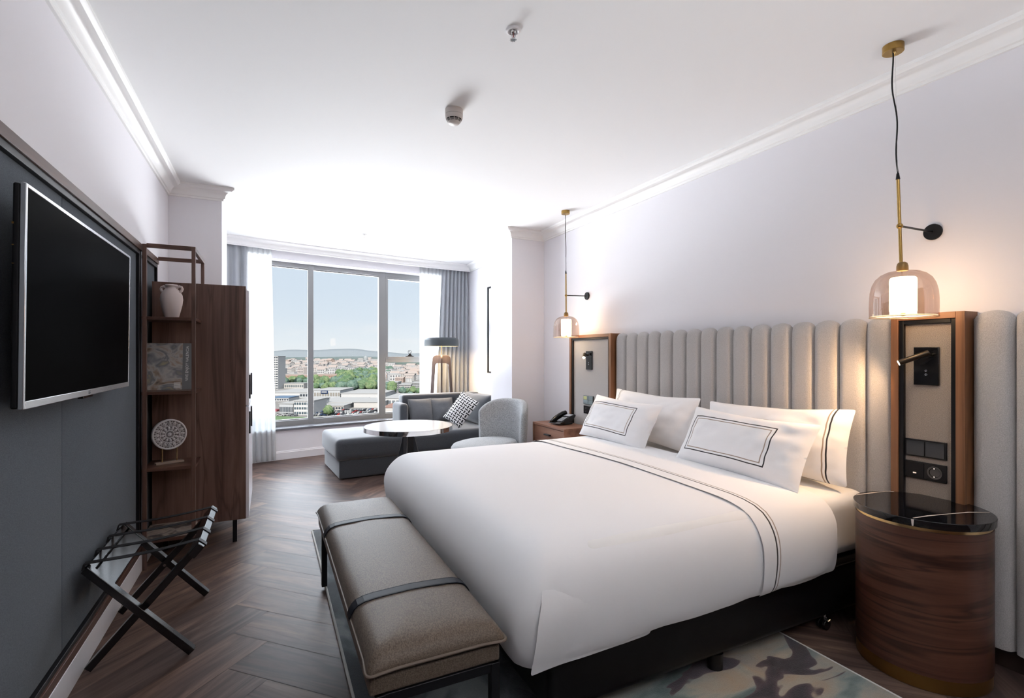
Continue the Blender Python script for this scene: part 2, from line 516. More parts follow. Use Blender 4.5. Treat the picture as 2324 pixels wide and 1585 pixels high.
def rug_mat():
    m, nt, b = newmat('painterly rug pile')
    v = nt.coord()
    x = nt.sep(v)[0]
    big = nt.noise(nt.mapping(v, (1.5, .9, 1), (3.1, 1.7, 0), (0, 0, .6)), 2.6, 4, .5, .7)
    wv = nt.mapping(v, (1.5, 2.9, 1), (1.9, .6, 0), (0, 0, -.55))
    big2 = nt.noise(wv, 2.1, 2, .4, .9)
    big3 = nt.noise(nt.mapping(v, (1.2, 2.4, 1), (5.2, 2.6, 0), (0, 0, -.55)), 2.6, 3, .5, .6)
    cool = nt.ramp(big, [(.34, (.016, .023, .032)), (.46, (.035, .048, .060)), (.56, (.10, .125, .14)), (.66, (.30, .33, .33))])
    ground = nt.ramp(big3, [(.34, (.10, .15, .15)), (.44, (.25, .30, .28)), (.52, (.40, .37, .31)), (.64, (.42, .33, .235)), (.76, (.36, .31, .26))])
    spots = nt.ramp(big2, [(.40, (.016, .010, .020)), (.455, (.055, .030, .045)), (.472, (.10, .06, .07))])
    smask = nt.math('MULTIPLY', nt.math('SUBTRACT', .482, big2), 90.0, clamp=True)
    warm = nt.mix(smask, ground, spots)
    f = nt.math('MULTIPLY', nt.math('ADD', x, .40), 2.2, clamp=True)
    c = nt.mix(f, cool, warm)
    fine = nt.noise(v, 300, 2)
    c = nt.mix(nt.math('MULTIPLY', fine, .45), c, (.02, .02, .022))
    nt.link(c, b.inputs['Base Color']); b.inputs['Roughness'].default_value = .95; b.inputs['Sheen Weight'].default_value = .3
    nt.link(nt.bump(fine, .6, .004), b.inputs['Normal'])
    return m
m_rug = rug_mat()
m_rugedge = plain('pale rug binding', (.62, .62, .60), .95, bump=(250, .5, .004))

def nero_mat():
    m, nt, b = newmat('black marble with white veins')
    v = nt.coord()
    n = nt.noise(nt.mapping(v, (2.2, 2.2, 2.2), (.4, .2, 0)), 1.2, 2, .4, .5)
    k = nt.math('LESS_THAN', nt.math('ABSOLUTE', nt.math('SUBTRACT', n, .5)), .00015)
    nt.link(nt.mix(k, (.006, .006, .008), (.03, .027, .025)), b.inputs['Base Color']); b.inputs['Roughness'].default_value = .06
    b.inputs['Specular IOR Level'].default_value = .55
    return m
m_nero = nero_mat()
m_vein = plain('white marble vein', (.80, .70, .64), .15)

def cover_mat(name, cols, scale, seed):
    m, nt, b = newmat(name)
    n = nt.noise(nt.mapping(nt.coord(), (1, 1, 1.3), (seed, 0, 0)), scale, 3, .5, 1.0)
    nt.link(nt.ramp(n, cols), b.inputs['Base Color']); b.inputs['Roughness'].default_value = .3
    return m
m_cover = cover_mat('painterly cover', [(.30, (.10, .075, .06)), (.42, (.33, .25, .19)), (.52, (.44, .41, .40)), (.62, (.17, .18, .20)), (.75, (.42, .36, .22))], 9, 2.2)
m_coverstrip = plain('grey cover strip', (.16, .165, .175), .35)
m_cover2 = cover_mat('dusk cover', [(.32, (.035, .035, .04)), (.45, (.10, .085, .075)), (.55, (.36, .31, .27)), (.66, (.22, .16, .13)), (.8, (.5, .48, .46))], 10, 5.4)
m_ink = plain('white print', (.78, .78, .78), .5)
m_inkgrey = plain('dark print', (.10, .10, .12), .5)
# ------------------------------------------------------------------ room shell
XL, XR, ZC, ZB = -.75, 2.89, 2.77, 2.67
YB = -1.7
LCX, LC0, LC1 = -.363, 4.965, 5.52
RCX, RC0, RC1 = 2.472, 5.09, 5.68
def y0(x):
    t = x + .45
    return 6.95 + .27*t - .024*t*t
def yp(x): return y0(x) - .12
def cbox(mb, x0, x1, a, b, z0, z1, n=10):
    """box following the bowed window wall; a,b offsets from y0"""
    xs = [x0 + (x1-x0)*i/n for i in range(n+1)]
    poly = [(x, y0(x)+a) for x in xs] + [(x, y0(x)+b) for x in reversed(xs)]
    return mb.prism(poly, z0, z1)

# floor: herringbone planks, each a face with its own grain direction
mb = MB(); L_, W_ = 1.2, .2165; s2 = 1/sqrt(2)
x00, yy0 = -.853, 1.7745
uvl = mb.uvl(); g = .0012
def plank(p0, p1, q0, q1, alongp):
    P = [(p0+g, q0+g), (p1-g, q0+g), (p1-g, q1-g), (p0+g, q1-g)]
    pts = [((p-q)*s2 + x00, (p+q)*s2 + yy0) for p, q in P]
    if max(a for a, b in pts) < XL-.1 or min(a for a, b in pts) > XR+.1 or max(b for a, b in pts) < YB-.1 or min(b for a, b in pts) > 7.95: return
    f = mb.face([(a, b, 0) for a, b in pts])
    ou, ov = rnd.random()*40, rnd.random()*40
    loc = [(p-p0, q-q0) if alongp else (q-q0, p-p0) for p, q in P]
    for lp, (a, b) in zip(f.loops, loc): lp[uvl].uv = (a+ou, b+ov)
for j in range(-4, 6):
    for i in range(-40, 50):
        P0, Q0 = i*W_ + j*L_, i*W_ - j*L_
        plank(P0, P0+L_, Q0, Q0+W_, True)
        plank(P0, P0+W_, Q0+W_, Q0+W_+L_, False)
mb.bm.normal_update()
me = bpy.data.meshes.new('floor'); mb.bm.to_mesh(me); mb.bm.free(); me.materials.append(m_floor)
floor = bpy.data.objects.new('floor', me); COL.objects.link(floor); floor['kind'] = 'structure'
mb = MB(); mb.box(XL-.3, XR+.3, YB-.3, 8.2, -.2, -.0015)
struct(mb, 'floor_slab', plain('grout dark', (.03, .022, .02), .6), smooth=False)

mb = MB(); mb.box(XL-.3, XR+.3, YB-.3, 8.2, ZC, ZC+.2); struct(mb, 'ceiling', m_ceil, smooth=False)
mb = MB(); mb.box(XL-.25, XL, YB, 8.0, 0, ZC); struct(mb, 'wall_left', m_wall, smooth=False)
mb = MB(); mb.box(XR, XR+.25, YB, 8.0, 0, ZC); struct(mb, 'wall_right', m_wall, smooth=False)
mb = MB(); mb.box(XL-.25, XR+.25, YB-.25, YB, 0, ZC); struct(mb, 'wall_back', wood('darkened unseen wall', (.03, .014, .01), (.06, .03, .02), (.09, .05, .035), 'z', .5), smooth=False)  # unseen wall given dark wood to cut light bounced onto the bed
mb = MB(); mb.box(XL, LCX, LC0, LC1, 0, ZC); struct(mb, 'wall_left_column', m_wall, smooth=False)
mb = MB(); mb.box(RCX, XR, RC0, RC1, 0, ZC); struct(mb, 'wall_right_column', m_wall, smooth=False)
XW0, XW1 = -.34, 2.60
mb = MB()
cbox(mb, XL, XR, 0, .32, 0, .375, 14); cbox(mb, XL, XR, 0, .32, 2.585, ZC, 14)
cbox(mb, XL, XW0, 0, .32, .375, 2.585, 4); cbox(mb, XW1, XR, 0, .32, .375, 2.585, 4)
struct(mb, 'wall_window', m_wall, angle=20)
mb = MB(); cbox(mb, XW0, XW1, -.03, .24, .376, .402, 14); struct(mb, 'trim_window_sill', m_granite, angle=20, bevel=.003)

# crown moulding all round, over the curtain pelmet too
prof = [(0, ZB), (.012, ZB+.001), (.014, ZB+.014), (.024, ZB+.018), (.027, ZB+.026)]
prof += [(.027+.055*(1-cos(radians(a))), ZB+.026+.046*sin(radians(a))) for a in (15, 30, 45, 60, 75, 90)]
prof += [(.088, ZB+.078), (.1, ZB+.083), (.1, ZC), (0, ZC)]
N = 16
pel = [(XR + (XL-XR)*i/N, yp(XR + (XL-XR)*i/N)) for i in range(N+1)]
path = [(XR, YB), (XR, RC0), (RCX, RC0), (RCX, RC1), (XR, RC1)] + pel + [(XL, LC1), (LCX, LC1), (LCX, LC0), (XL, LC0), (XL, YB)]
mb = MB(); mb.sweep(prof, path); struct(mb, 'trim_crown', m_crown, angle=28)
mb = MB(); cbox(mb, XL, XR, -.12, -.10, ZB+.004, ZC, 16); struct(mb, 'trim_pelmet', m_crown, angle=20)

bprof = [(0, 0), (.016, 0), (.016, .088), (.012, .094), (.010, .108), (0, .110)]
mb = MB(); mb.sweep(bprof, [(XR + (XL-XR)*i/N, y0(XR + (XL-XR)*i/N)) for i in range(N+1)]); struct(mb, 'baseboard_window', m_white, angle=25)
mb = MB(); mb.sweep(bprof, [(XR, YB), (XR, .55)]); struct(mb, 'baseboard_right', m_white, angle=25)
mb = MB(); mb.sweep(bprof, [(XR, 4.37), (XR, RC0), (RCX, RC0), (RCX, RC1), (XR, RC1), (XR, y0(XR))]); struct(mb, 'baseboard_column', m_white, angle=25)

# window: aluminium frame with three bays
def wp(x): return Vector((x, y0(x)+.235, 0))
kn = [XW0, .517, 1.525, XW1]; half = [.05, .036, .05, .05]
mb = MB()
for i, (x, h) in enumerate(zip(kn, half)):
    p = wp(x); mb.bar((p.x, p.y, .40), (p.x, p.y, 2.60), h*2, .085, up=(0, 1, 0))
for i in range(3):
    a, b = wp(kn[i]), wp(kn[i+1])
    mb.bar(a+Vector((0, 0, .436)), b+Vector((0, 0, .436)), .07, .072)
    mb.bar(a+Vector((0, 0, 2.56)), b+Vector((0, 0, 2.56)), .07, .06)
    mb.bar(a+Vector((0, .012, .478)), b+Vector((0, .012, .478)), .03, .014)
    mb.bar(a+Vector((0, .012, 2.524)), b+Vector((0, .012, 2.524)), .03, .014)
win = struct(mb, 'window_1', m_steel, bevel=.003)
for i in range(3):
    a, b = wp(kn[i]), wp(kn[i+1]); d = (b-a).normalized()
    a = a + d*half[i]; b = b - d*half[i+1]
    cuts = [(.472, 2.53)] if i < 2 else [(.472, 1.236), (1.323, 2.51)]
    for z0_, z1_ in cuts:
        mb = MB(); zc = (z0_+z1_)/2
        mb.bar(a+Vector((0, .006, zc)), b+Vector((0, .006, zc)), .006, z1_-z0_)
        mb.build('pane', m_glass, win, smooth=False)
    if i == 2:
        mb = MB(); mb.bar(a+Vector((0, -.005, 1.262)), b+Vector((0, -.005, 1.262)), .075, .052)
        mb.build('transom', m_steel, win, bevel=.003)
        mb = MB()
        mb.bar(a+Vector((0, -.012, 1.306)), b+Vector((0, -.012, 1.306)), .06, .036)
        mb.bar(a+Vector((0, -.012, 2.512)), b+Vector((0, -.012, 2.512)), .06, .04)
        for e in (a + d*.02, b - d*.02): mb.bar(e+Vector((0, -.012, 1.29)), e+Vector((0, -.012, 2.53)), .04, .06, up=(0, 1, 0))
        mb.build('opening_sash', m_steel, win, bevel=.003)
# prohibition plate fixed on the transom
px_ = 1.96; p = wp(px_)
t = thing('window_stop_sign', 'small black holder with a round no-entry style sign on the window transom', 'sign', (px_, p.y-.045, 1.325))
mb = MB(); mb.prism([(-.062, 0), (.062, 0), (.062, .010), (.03, .016), (.014, .042), (-.014, .042), (-.03, .016), (-.062, .010)], -.012, .012, Matrix.Rotation(radians(90), 4, 'X'))
mb.build('holder', m_blackmat, t, local=True)
mb = MB(); mb.tube([(.026*cos(2*pi*k/24), 0, .070+.026*sin(2*pi*k/24)) for k in range(24)], .0035, 6, closed=True)
mb.tube([(-.018, 0, .088), (.018, 0, .052)], .0035, 6)
mb.build('prohibition_ring', m_blackmat, t, local=True)

# curtains: hanging pleated cloth behind the pelmet
def curtain(name, label, cat, x0_, x1_, mat, pleats, off, amp, ztop, x0b=None, x1b=None, seed=0, group=None):
    x0b = x0_ if x0b is None else x0b; x1b = x1_ if x1b is None else x1b
    ph = [noise.noise((seed*3.1+k*.37, 0, 0))*1.2 for k in range(200)]
    nU = int(pleats*10); nV = 14
    def fn(u, v):
        z = ztop*v + .012*(1-v)
        xa = x0b + (x0_-x0b)*v; xb = x1b + (x1_-x1b)*v
        uu = u + .012*noise.noise((u*9, v*2, seed))
        x = xa + (xb-xa)*uu
        k = uu*pleats
        a = amp*(.75+.45*noise.noise((k*.6, v*1.2, seed+5)))*(1.0 if v < .93 else 1-.35*(v-.93)/.07)
        w = sin(2*pi*k + ph[int(k) % 200]*.6)
        y = y0(x) + off + a*(w + .25*sin(4*pi*k+seed))
        x += .35*a*cos(2*pi*k)*(1 if .02 < u < .98 else 0)
        return Vector((x, y, z))
    mb = MB(); mb.grid(fn, nU, nV)
    o = mb.build(name, mat, None, angle=180)
    tag(o, label, cat, group)
    return o
curtain('blackout_curtain', 'grey pleated curtain gathered at the cabinet end of the window', 'curtain', -.72, -.235, m_curtain, 5, -.055, .034, 2.70, seed=1)
curtain('blackout_curtain', 'grey pleated curtain gathered behind the floor lamp', 'curtain', 2.42, 2.86, m_curtain, 7, -.055, .036, 2.70, 2.30, 2.86, seed=2)
curtain('sheer_curtain', 'white sheer curtain panel next to the cabinet end of the window', 'curtain', -.25, .03, m_sheer, 5, -.05, .024, 2.70, -.22, .085, seed=3)
curtain('sheer_curtain', 'white sheer curtain panel hanging behind the tripod lamp', 'curtain', 2.06, 2.50, m_sheer, 7, -.02, .022, 2.70, 2.06, 2.50, seed=4)

# ceiling fittings
def sprinkler(x, y, label):
    t = thing('fire_sprinkler', label, 'sprinkler', (x, y, ZC), 0, 'ceiling sprinklers')
    mb = MB(); mb.lathe([(.018, 0), (.034, 0), (.034, -.003), (.031, -.008), (.024, -.009), (.019, -.005), (.018, 0)], (0, 0, 0), 32)
    mb.build('escutcheon', m_whitepl, t, local=True)
    mb = MB(); mb.lathe([(0, -.001), (.012, -.001), (.012, -.012), (.009, -.016), (0, -.016)], (0, 0, 0), 20)
    for sg in (-1, 1): mb.tube([(sg*.008, 0, -.012), (sg*.009, 0, -.026), (sg*.004, 0, -.040)], .0022, 8)
    mb.build('sprinkler_body', m_chrome, t, local=True)
    mb = MB(); mb.cyl((0, 0, -.014), (0, 0, -.038), .0026, 10); mb.build('glass_bulb', plain('red bulb', (.25, .05, .04), .15), t, local=True)
    mb = MB()
    mb.lathe([(0, -.040), (.010, -.0405), (.010, -.0425), (0, -.0425)], (0, 0, 0), 20)
    for k in range(10):
        a = 2*pi*k/10; mb.bar((.008*cos(a), .008*sin(a), -.0415), (.015*cos(a), .015*sin(a), -.042), .004, .0014)
    mb.build('deflector', m_chrome, t, local=True)
sprinkler(.961, 1.965, 'recessed fire sprinkler in the ceiling nearer the viewer, beyond no other fitting')
sprinkler(1.012, 6.06, 'small fire sprinkler in the ceiling close to the window')
t = thing('smoke_detector', 'ivory round smoke detector on the middle of the ceiling', 'smoke detector', (.965, 2.755, ZC))
mb = MB(); mb.lathe([(0, 0), (.052, 0), (.052, -.030), (.050, -.031)], (0, 0, 0), 40); mb.build('mounting_base', m_plastic, t, local=True)
mb = MB(); mb.lathe([(.0515, -.0325), (.0515, -.036), (.050, -.048), (.046, -.056), (.0455, -.057)], (0, 0, 0), 40)
mb.lathe([(.036, -.070), (.032, -.078), (.026, -.083), (0, -.084)], (0, 0, 0), 40)
for k in range(10):
    a = 2*pi*k/10; mb.tube([(.0455*cos(a), .0455*sin(a), -.056), (.041*cos(a), .041*sin(a), -.064), (.035*cos(a), .035*sin(a), -.0715)], .0016, 6)
for r, z in ((.042, -.0625), (.039, -.067)): mb.tube([(r*cos(2*pi*k/36), r*sin(2*pi*k/36), z) for k in range(36)], .0011, 5, closed=True)
mb.build('detector_head', m_plastic, t, local=True)
mb = MB(); mb.lathe([(0, -.031), (.0495, -.031), (.0495, -.0326), (.040, -.056), (.032, -.072), (0, -.072)], (0, 0, 0), 32); mb.build('sensor_chamber', m_blackmat, t, local=True)
# ------------------------------------------------------------------ media wall, shelf unit, cabinet
# wall panelling: framed slate fabric on the left wall
XP = -.738   # fabric face
t = thing('media_wall_panel', 'slate fabric wall panelling in a walnut frame behind the television', 'wall panel', (XL, 2.2, 0))
PZ0, PZ1, PY0, PY1 = .165, 2.0, .25, 3.80
mb = MB(); mb.box(XL, -.714, .22, 4.375, 2.004, 2.046); mb.build('top_rail', m_walnut_y, t, bevel=.002)
mb = MB(); mb.box(XL, -.714, .22, 4.375, .112, .150); mb.build('bottom_rail', m_walnut_y, t, bevel=.002)
mb = MB(); mb.box(XL, -.712, .22, 4.10, 0, .112); mb.build('plinth', m_white, t, bevel=.002)
def trimframe(a, b, nm='trim_frame'):
    mb = MB()
    for (ya, yb, za, zb) in ((a, b, 1.978, 2.004), (a, b, .150, .172), (a, a+.022, .172, 1.978), (b-.022, b, .172, 1.978)):
        mb.box(XL, -.722, ya, yb, za, zb)
    mb.build(nm, m_black, t, bevel=.002)
trimframe(.22, 3.82); trimframe(3.845, 4.375)
for a, b in ((.242, 1.295), (1.297, 2.565), (2.567, 3.798), (3.867, 4.353)):
    mb = MB(); mb.rbox(XL, XP, a, b, .172, 1.978, .004, 2); mb.build('fabric_panel', m_panelfab, t)

# television
t = thing('television', 'large flat television with a silver bezel on the slate wall panel', 'television', (-.65, 2.56, 1.52))
tilt = Matrix.Translation((-.655, 2.56, 1.19)) @ Matrix.Rotation(radians(.6), 4, 'Y') @ Matrix.Translation((.655, -2.56, -1.19))
TY0, TY1, TZ0, TZ1 = 1.955, 3.192, 1.188, 1.860
def tilted(mb):
    for v in mb.bm.verts: v.co = tilt @ v.co
    return mb
bz = .012
mb = MB()
mb.box(-.664, -.650, TY0, TY0+bz, TZ0, TZ1); mb.box(-.664, -.650, TY1-bz, TY1, TZ0, TZ1)
mb.box(-.664, -.650, TY0+bz, TY1-bz, TZ1-bz, TZ1); mb.box(-.664, -.650, TY0+bz, TY1-bz, TZ0, TZ0+.024)
tilted(mb).build('bezel', m_silver, t, bevel=.002)
mb = MB(); mb.box(-.662, -.6515, TY0+bz, TY1-bz, TZ0+.024, TZ1-bz); tilted(mb).build('screen', m_screen, t, smooth=False)
mb = MB(); mb.rbox(-.682, -.664, TY0+.002, TY1-.002, TZ0+.002, TZ1-.002, .006, 4); mb.rbox(-.714, -.682, TY0+.16, TY1-.16, TZ0+.04, TZ1-.10, .012, 4); bc = tilted(mb).build('back_cover', m_blackmat, t)
for z, h in ((1.735, .006), (1.672, .003), (1.618, .002)):
    mb = MB(); mb.box(-.676, -.672, TY0-.0005, TY0+.0035, z, z+h); mb.build('side_port', m_brass, bc)
mb = MB(); mb.box(-.672, -.654, 2.50, 2.62, TZ0-.010, TZ0+.001); mb.build('receiver', m_gloss, t, bevel=.002)
mb = MB(); mb.box(XP, -.712, 2.35, 2.80, 1.32, 1.72); mb.build('wall_bracket', m_blackmat, t)
text_mesh('logo', 'LG', .018, m_inkgrey, t, frame_M((-.6485, 2.56, TZ0+.012), (0, 1, 0), (0, 0, 1), (1, 0, 0)), local=False)

# shelf unit (walnut frame standing against the panel and over the cabinet)
t = thing('shelf_unit', 'open walnut frame shelving beside the tall cabinet', 'shelf unit', (-.59, 3.97, 0))
SX0, SX1, SY0, SY1 = -.711, -.428, 3.82, 4.34
pw = .022
def post(x, y, z0_, z1_, nm='post'):
    mb = MB(); mb.box(x, x+pw, y, y+pw, z0_, z1_); mb.build(nm, m_walnut, t, bevel=.0015)
post(SX0, SY0, 0.0, 2.046); post(SX1-pw, SY0, .165, 2.052); post(SX1-pw, SY1-pw, 1.852, 2.052)
def rail(x0_, x1_, ya, yb, z0_, z1_):
    mb = MB(); mb.box(x0_, x1_, ya, yb, z0_, z1_); mb.build('rail', m_walnut_x, t, bevel=.0015)
rail(SX0+pw, SX1-pw, SY0, SY0+pw, 2.026, 2.052); rail(SX0, SX1-pw, SY1-pw, SY1, 2.026, 2.052)
mb = MB(); mb.box(SX1-pw, SX1, SY0+pw, SY1-pw, 2.026, 2.052); mb.build('rail', m_walnut_y, t, bevel=.0015)
SH = [1.572, 1.098, .615, .165]
for z in SH:
    mb = MB(); mb.box(SX0-.003, SX1-pw-.002 if z > .3 else SX1-pw, SY0+.001, 4.115, z, z+.02); mb.box(SX1-pw-.002, SX1, SY0+pw, 4.115, z, z+.02)
    mb.build('shelf', m_walnut_x, t, bevel=.001)

# tall cabinet
t = thing('tall_cabinet', 'tall dark walnut cabinet on thin black legs between shelf and window', 'cabinet', (-.44, 4.6, 0))
CX0, CX1, CY0, CY1, CZ0, CZ1 = -.712, -.150, 4.118, 4.955, .160, 1.850
mb = MB(); mb.box(CX0, CX1, CY0, CY0+.022, CZ0, CZ1); mb.build('side_panel', m_walnut, t, bevel=.001)
mb = MB(); mb.box(CX0, CX1, CY1-.022, CY1, CZ0, CZ1); mb.build('side_panel', m_walnut, t, bevel=.001)
mb = MB(); mb.box(CX0, CX1-.002, CY0+.022, CY1-.022, CZ1-.022, CZ1); mb.build('top_panel', m_walnut_y, t)
mb = MB(); mb.box(CX0, CX1-.002, CY0+.022, CY1-.022, CZ0, CZ0+.022); mb.build('bottom_panel', m_walnut_y, t)
mb = MB(); mb.box(CX0, CX0+.01, CY0+.022, CY1-.022, CZ0+.022, CZ1-.022); mb.build('back_panel', m_walnut, t)
ym = (CY0+CY1)/2
for (za, zb, hz) in ((CZ0+.004, .972, (.775, .935)), (.985, CZ1-.03, (1.03, 1.205))):
    for (ya, yb, hy) in ((CY0+.004, ym-.003, ym-.20), (ym+.003, CY1-.004, ym+.012)):
        mb = MB(); mb.box(CX1, CX1+.020, ya, yb, za, zb); d = mb.build('door', m_white2, t, bevel=.0015)
        mb = MB(); y1_ = CY0+.02 if ya < ym else ym+.02
        mb.box(CX1+.0202, CX1+.026, y1_, y1_+.05, hz[0], hz[1]); mb.box(CX1+.026, CX1+.030, y1_, y1_+.016, hz[0], hz[1])
        mb.build('finger_pull', m_blackmat, d)
for (x, y) in ((-.22, 4.135), (-.64, 4.165), (-.22, 4.92), (-.64, 4.92)):
    mb = MB(); mb.box(x-.014, x+.014, y-.01, y+.01, 0, CZ0); mb.build('leg', m_black, t, bevel=.001)

# vase on the top shelf
t = thing('amphora_vase', 'pale clay vase with two small handles on the top shelf', 'vase', (-.577, 3.955, SH[0]+.020))
mb = MB()
body = [(0, 0), (.037, 0), (.040, .004), (.050, .045), (.060, .09), (.064, .125), (.061, .152), (.050, .176), (.037, .190), (.030, .198), (.031, .208), (.036, .212), (.037, .219), (.034, .222), (.029, .220), (.026, .205), (.024, .19), (0, .18)]
mb.lathe(body, (0, 0, 0), 44); mb.build('body', m_vase, t, local=True, angle=60)
for sg in (-1, 1):
    a = radians(-22)
    R = lambda x, z: (sg*x*cos(a), sg*x*sin(a), z)
    mb = MB(); mb.tube([R(.052, .172), R(.064, .182), R(.068, .194), R(.063, .206), R(.050, .210), R(.036, .204), R(.031, .198)], [.008, .0085, .008, .0075, .0075, .0075, .008], 12)
    mb.build('handle', m_vase, t, local=True, angle=70)

# book standing on the second shelf, leaning back
t = thing('standing_book', 'picture book standing upright on the middle shelf, cover facing out', 'book', (-.60, 3.99, SH[1]+.0205))
M = Matrix.Rotation(radians(-9), 4, 'X')
def bk(mb):
    for v in mb.bm.verts: v.co = M @ v.co
    return mb
bw, bh, bt = .275, .315, .022
mb = MB(); mb.box(-bw/2, bw/2-.062, 0, .003, 0, bh); mb.box(-bw/2, bw/2, bt-.003, bt, 0, bh); mb.box(-bw/2, -bw/2+.003, 0.003, bt-.003, 0, bh)
bk(mb).build('cover', m_cover, t, local=True)
mb = MB(); mb.box(bw/2-.062, bw/2, 0, .003, 0, bh); strip = bk(mb).build('cover_strip', m_coverstrip, t, local=True)
mb = MB(); mb.box(-bw/2+.004, bw/2-.004, .003, bt-.003, .003, bh-.003); bk(mb).build('pages', m_paper, t, local=True)
text_mesh('title', 'VIVE ENJOY VALENCIA', .0235, m_ink, strip, M @ frame_M((bw/2-.035, -.0008, bh*.56), (0, 0, 1), (-1, 0, 0), (0, -1, 0)))
mb = MB()
for k in range(7): mb.box(bw/2-.108, bw/2-.070, -.0006, 0, .012+k*.0055, .0150+k*.0055)
bk(mb).build('caption_lines', m_ink, t, local=True)

# carved disc on its stand
t = thing('carved_disc', 'round whitewashed carved ornament on a low brass stand, lower shelf', 'ornament', (-.590, 3.965, SH[2]+.020), radians(25))
mb = MB(); mb.box(-.080, .080, -.018, .018, 0, .012); mb.build('stand_base', plain('pale stand wood', (.30, .24, .20), .5), t, local=True, bevel=.001)
for sx in (-.042, .042):
    mb = MB(); mb.cyl((sx, 0, .012), (sx, 0, .105), .0035, 12); mb.build('rod', m_brass2, t, local=True)
DR, dz = .100, .190
MD = Matrix.Translation((0, 0, dz)) @ Matrix.Rotation(radians(90), 4, 'X')   # local z -> -y (front)
mb = MB(); mb.lathe([(0, -.012), (DR-.010, -.012), (DR-.010, .000), (0, .000)], (0, 0, 0), 64, MD); mb.build('disc_back', m_carve_d, t, local=True)
def polar(r, a, z): return MD @ Vector((r*cos(a), r*sin(a), z))
mb = MB()
mb.lathe([(DR-.011, -.013), (DR, -.013), (DR, .006), (DR-.002, .008), (DR-.009, .008), (DR-.011, .005)], (0, 0, 0), 72, MD, close=True)
for r, w in ((.055, .0028), (.026, .0026), (.010, .0022)): mb.tube([polar(r, 2*pi*k/60, .004) for k in range(60)], w, 8, closed=True)
mb.build('rim_ring', m_carve, t, local=True, angle=50)
mb = MB()
def petal(a, r0, r1, w, h):
    for sg in (-1, 1):
        pts = [polar(r0 + (r1-r0)*s, a + sg*w*sin(pi*s)/(r0 + (r1-r0)*s + .001), .002+h*sin(pi*s)) for s in [i/8 for i in range(9)]]
        mb.tube(pts, .0019, 6)
    c = [polar(r0+(r1-r0)*s, a, .001+h*.8*sin(pi*s)) for s in [i/6 for i in range(7)]]
    mb.tube(c, [.001+.0042*sin(pi*i/6) for i in range(7)], 6)
for k in range(12): petal(2*pi*k/12+.1, .028, .054, .0062, .004)
for k in range(16): petal(2*pi*k/16, .058, .0885, .0085, .004)
for k in range(16):
    a = 2*pi*(k+.5)/16
    mb.tube([polar(.070+.0075*cos(2*pi*q/10), a + .0075*sin(2*pi*q/10)/.070, .003) for q in range(10)], .0017, 6, closed=True)
    mb.tube([polar(.058, a, .002), polar(.063, a, .004)], .002, 6); mb.tube([polar(.078, a, .003), polar(.089, a, .003)], .0022, 6)
for k in range(18): mb.tube([polar(.018, 2*pi*k/18, .002), polar(.024, 2*pi*k/18, .003)], .0013, 6)
mb.lathe([(0, .006), (.006, .005), (.0085, .002)], (0, 0, 0), 20, MD)
mb.build('relief_carving', m_carve, t, local=True, angle=60)

# book lying on the bottom shelf
t = thing('lying_book', 'large picture book lying flat on the bottom shelf', 'book', (-.580, 3.955, SH[3]+.0205), radians(-1))
mb = MB(); mb.box(-.135, .135, -.125, .125, .021, .024); mb.box(-.135, .135, -.125, .125, 0, .003); mb.box(-.135, .135, -.125, -.122, .003, .021); mb.build('cover', m_cover2, t, local=True, bevel=.0008)
mb = MB(); mb.box(-.132, .132, -.121, .122, .003, .021); mb.build('pages', m_paper, t, local=True)

# folding luggage rack
t = thing('luggage_rack', 'black folding luggage rack with webbing straps against the slate wall', 'luggage rack', (-.505, 2.97, 0))
LW, LT = .040, .030
yA = (2.672, 3.275); yB = (2.712, 3.235)
A0, A1 = Vector((-.692, 0, .452)), Vector((-.312, 0, .012))
B0, B1 = Vector((-.298, 0, .462)), Vector((-.692, 0, .012))
def foot_bar(P, Q, y):
    d = (Q-P).normalized(); n = Vector((-d.z, 0, d.x))
    if n.z < 0: n = -n
    mb = MB(); mb.bar((P.x, y, P.z), (Q.x, y, Q.z), LW, LT, up=n); return mb
for y in yA: foot_bar(A0, A1, y).build('leg', m_blackwood, t, bevel=.002)
for y in yB: foot_bar(B0, B1, y).build('leg', m_blackwood, t, bevel=.002)
dA = (A1-A0).normalized(); nA = Vector((-dA.z, 0, dA.x)); nA = nA if nA.z > 0 else -nA
mb = MB()
for (s, w) in ((.012, .030), (.082, .095)):
    c = A0 + dA*s + nA*.001; mb.bar((c.x, yA[0]+.02, c.z), (c.x, yA[1]-.02, c.z), w, .022, up=nA)
mb.build('top_board', m_blackwood, t, bevel=.002)
dB = (B1-B0).normalized(); nB = Vector((-dB.z, 0, dB.x)); nB = nB if nB.z > 0 else -nB
mb = MB(); c = B0 - dB*.004; mb.bar((c.x, 2.652, c.z), (c.x, 3.295, c.z), .034, .062, up=-dB); mb.build('top_rail', m_blackwood, t, bevel=.003)
for y in (2.70, 2.868, 3.055, 3.238):
    mb = MB(); w = .034
    C_ = B0 - dB*.004; u_ = -dB
    UL, UR, LR = C_ + u_*.0335 + nB*.0195, C_ + u_*.0335 - nB*.0195, C_ - u_*.022 - nB*.0195
    pts = [(A0.x-.016, A0.z-.012), (A0.x-.010, A0.z+.014)] + [(A0.x + (UL.x-A0.x)*s, A0.z+.016 + (UL.z-A0.z-.016)*s - .010*sin(pi*s)) for s in [i/8 for i in range(1, 8)]] + [(UL.x, UL.z), (UR.x, UR.z), (LR.x, LR.z)]
    for i in range(len(pts)-1):
        (xa, za), (xb, zb) = pts[i], pts[i+1]
        q = [(xa, y-w/2, za), (xa, y+w/2, za), (xb, y+w/2, zb), (xb, y-w/2, zb)]
        mb.face(q)
    mb.build('strap', m_blackmat, t, solid=.003, weld=True, smooth=False)
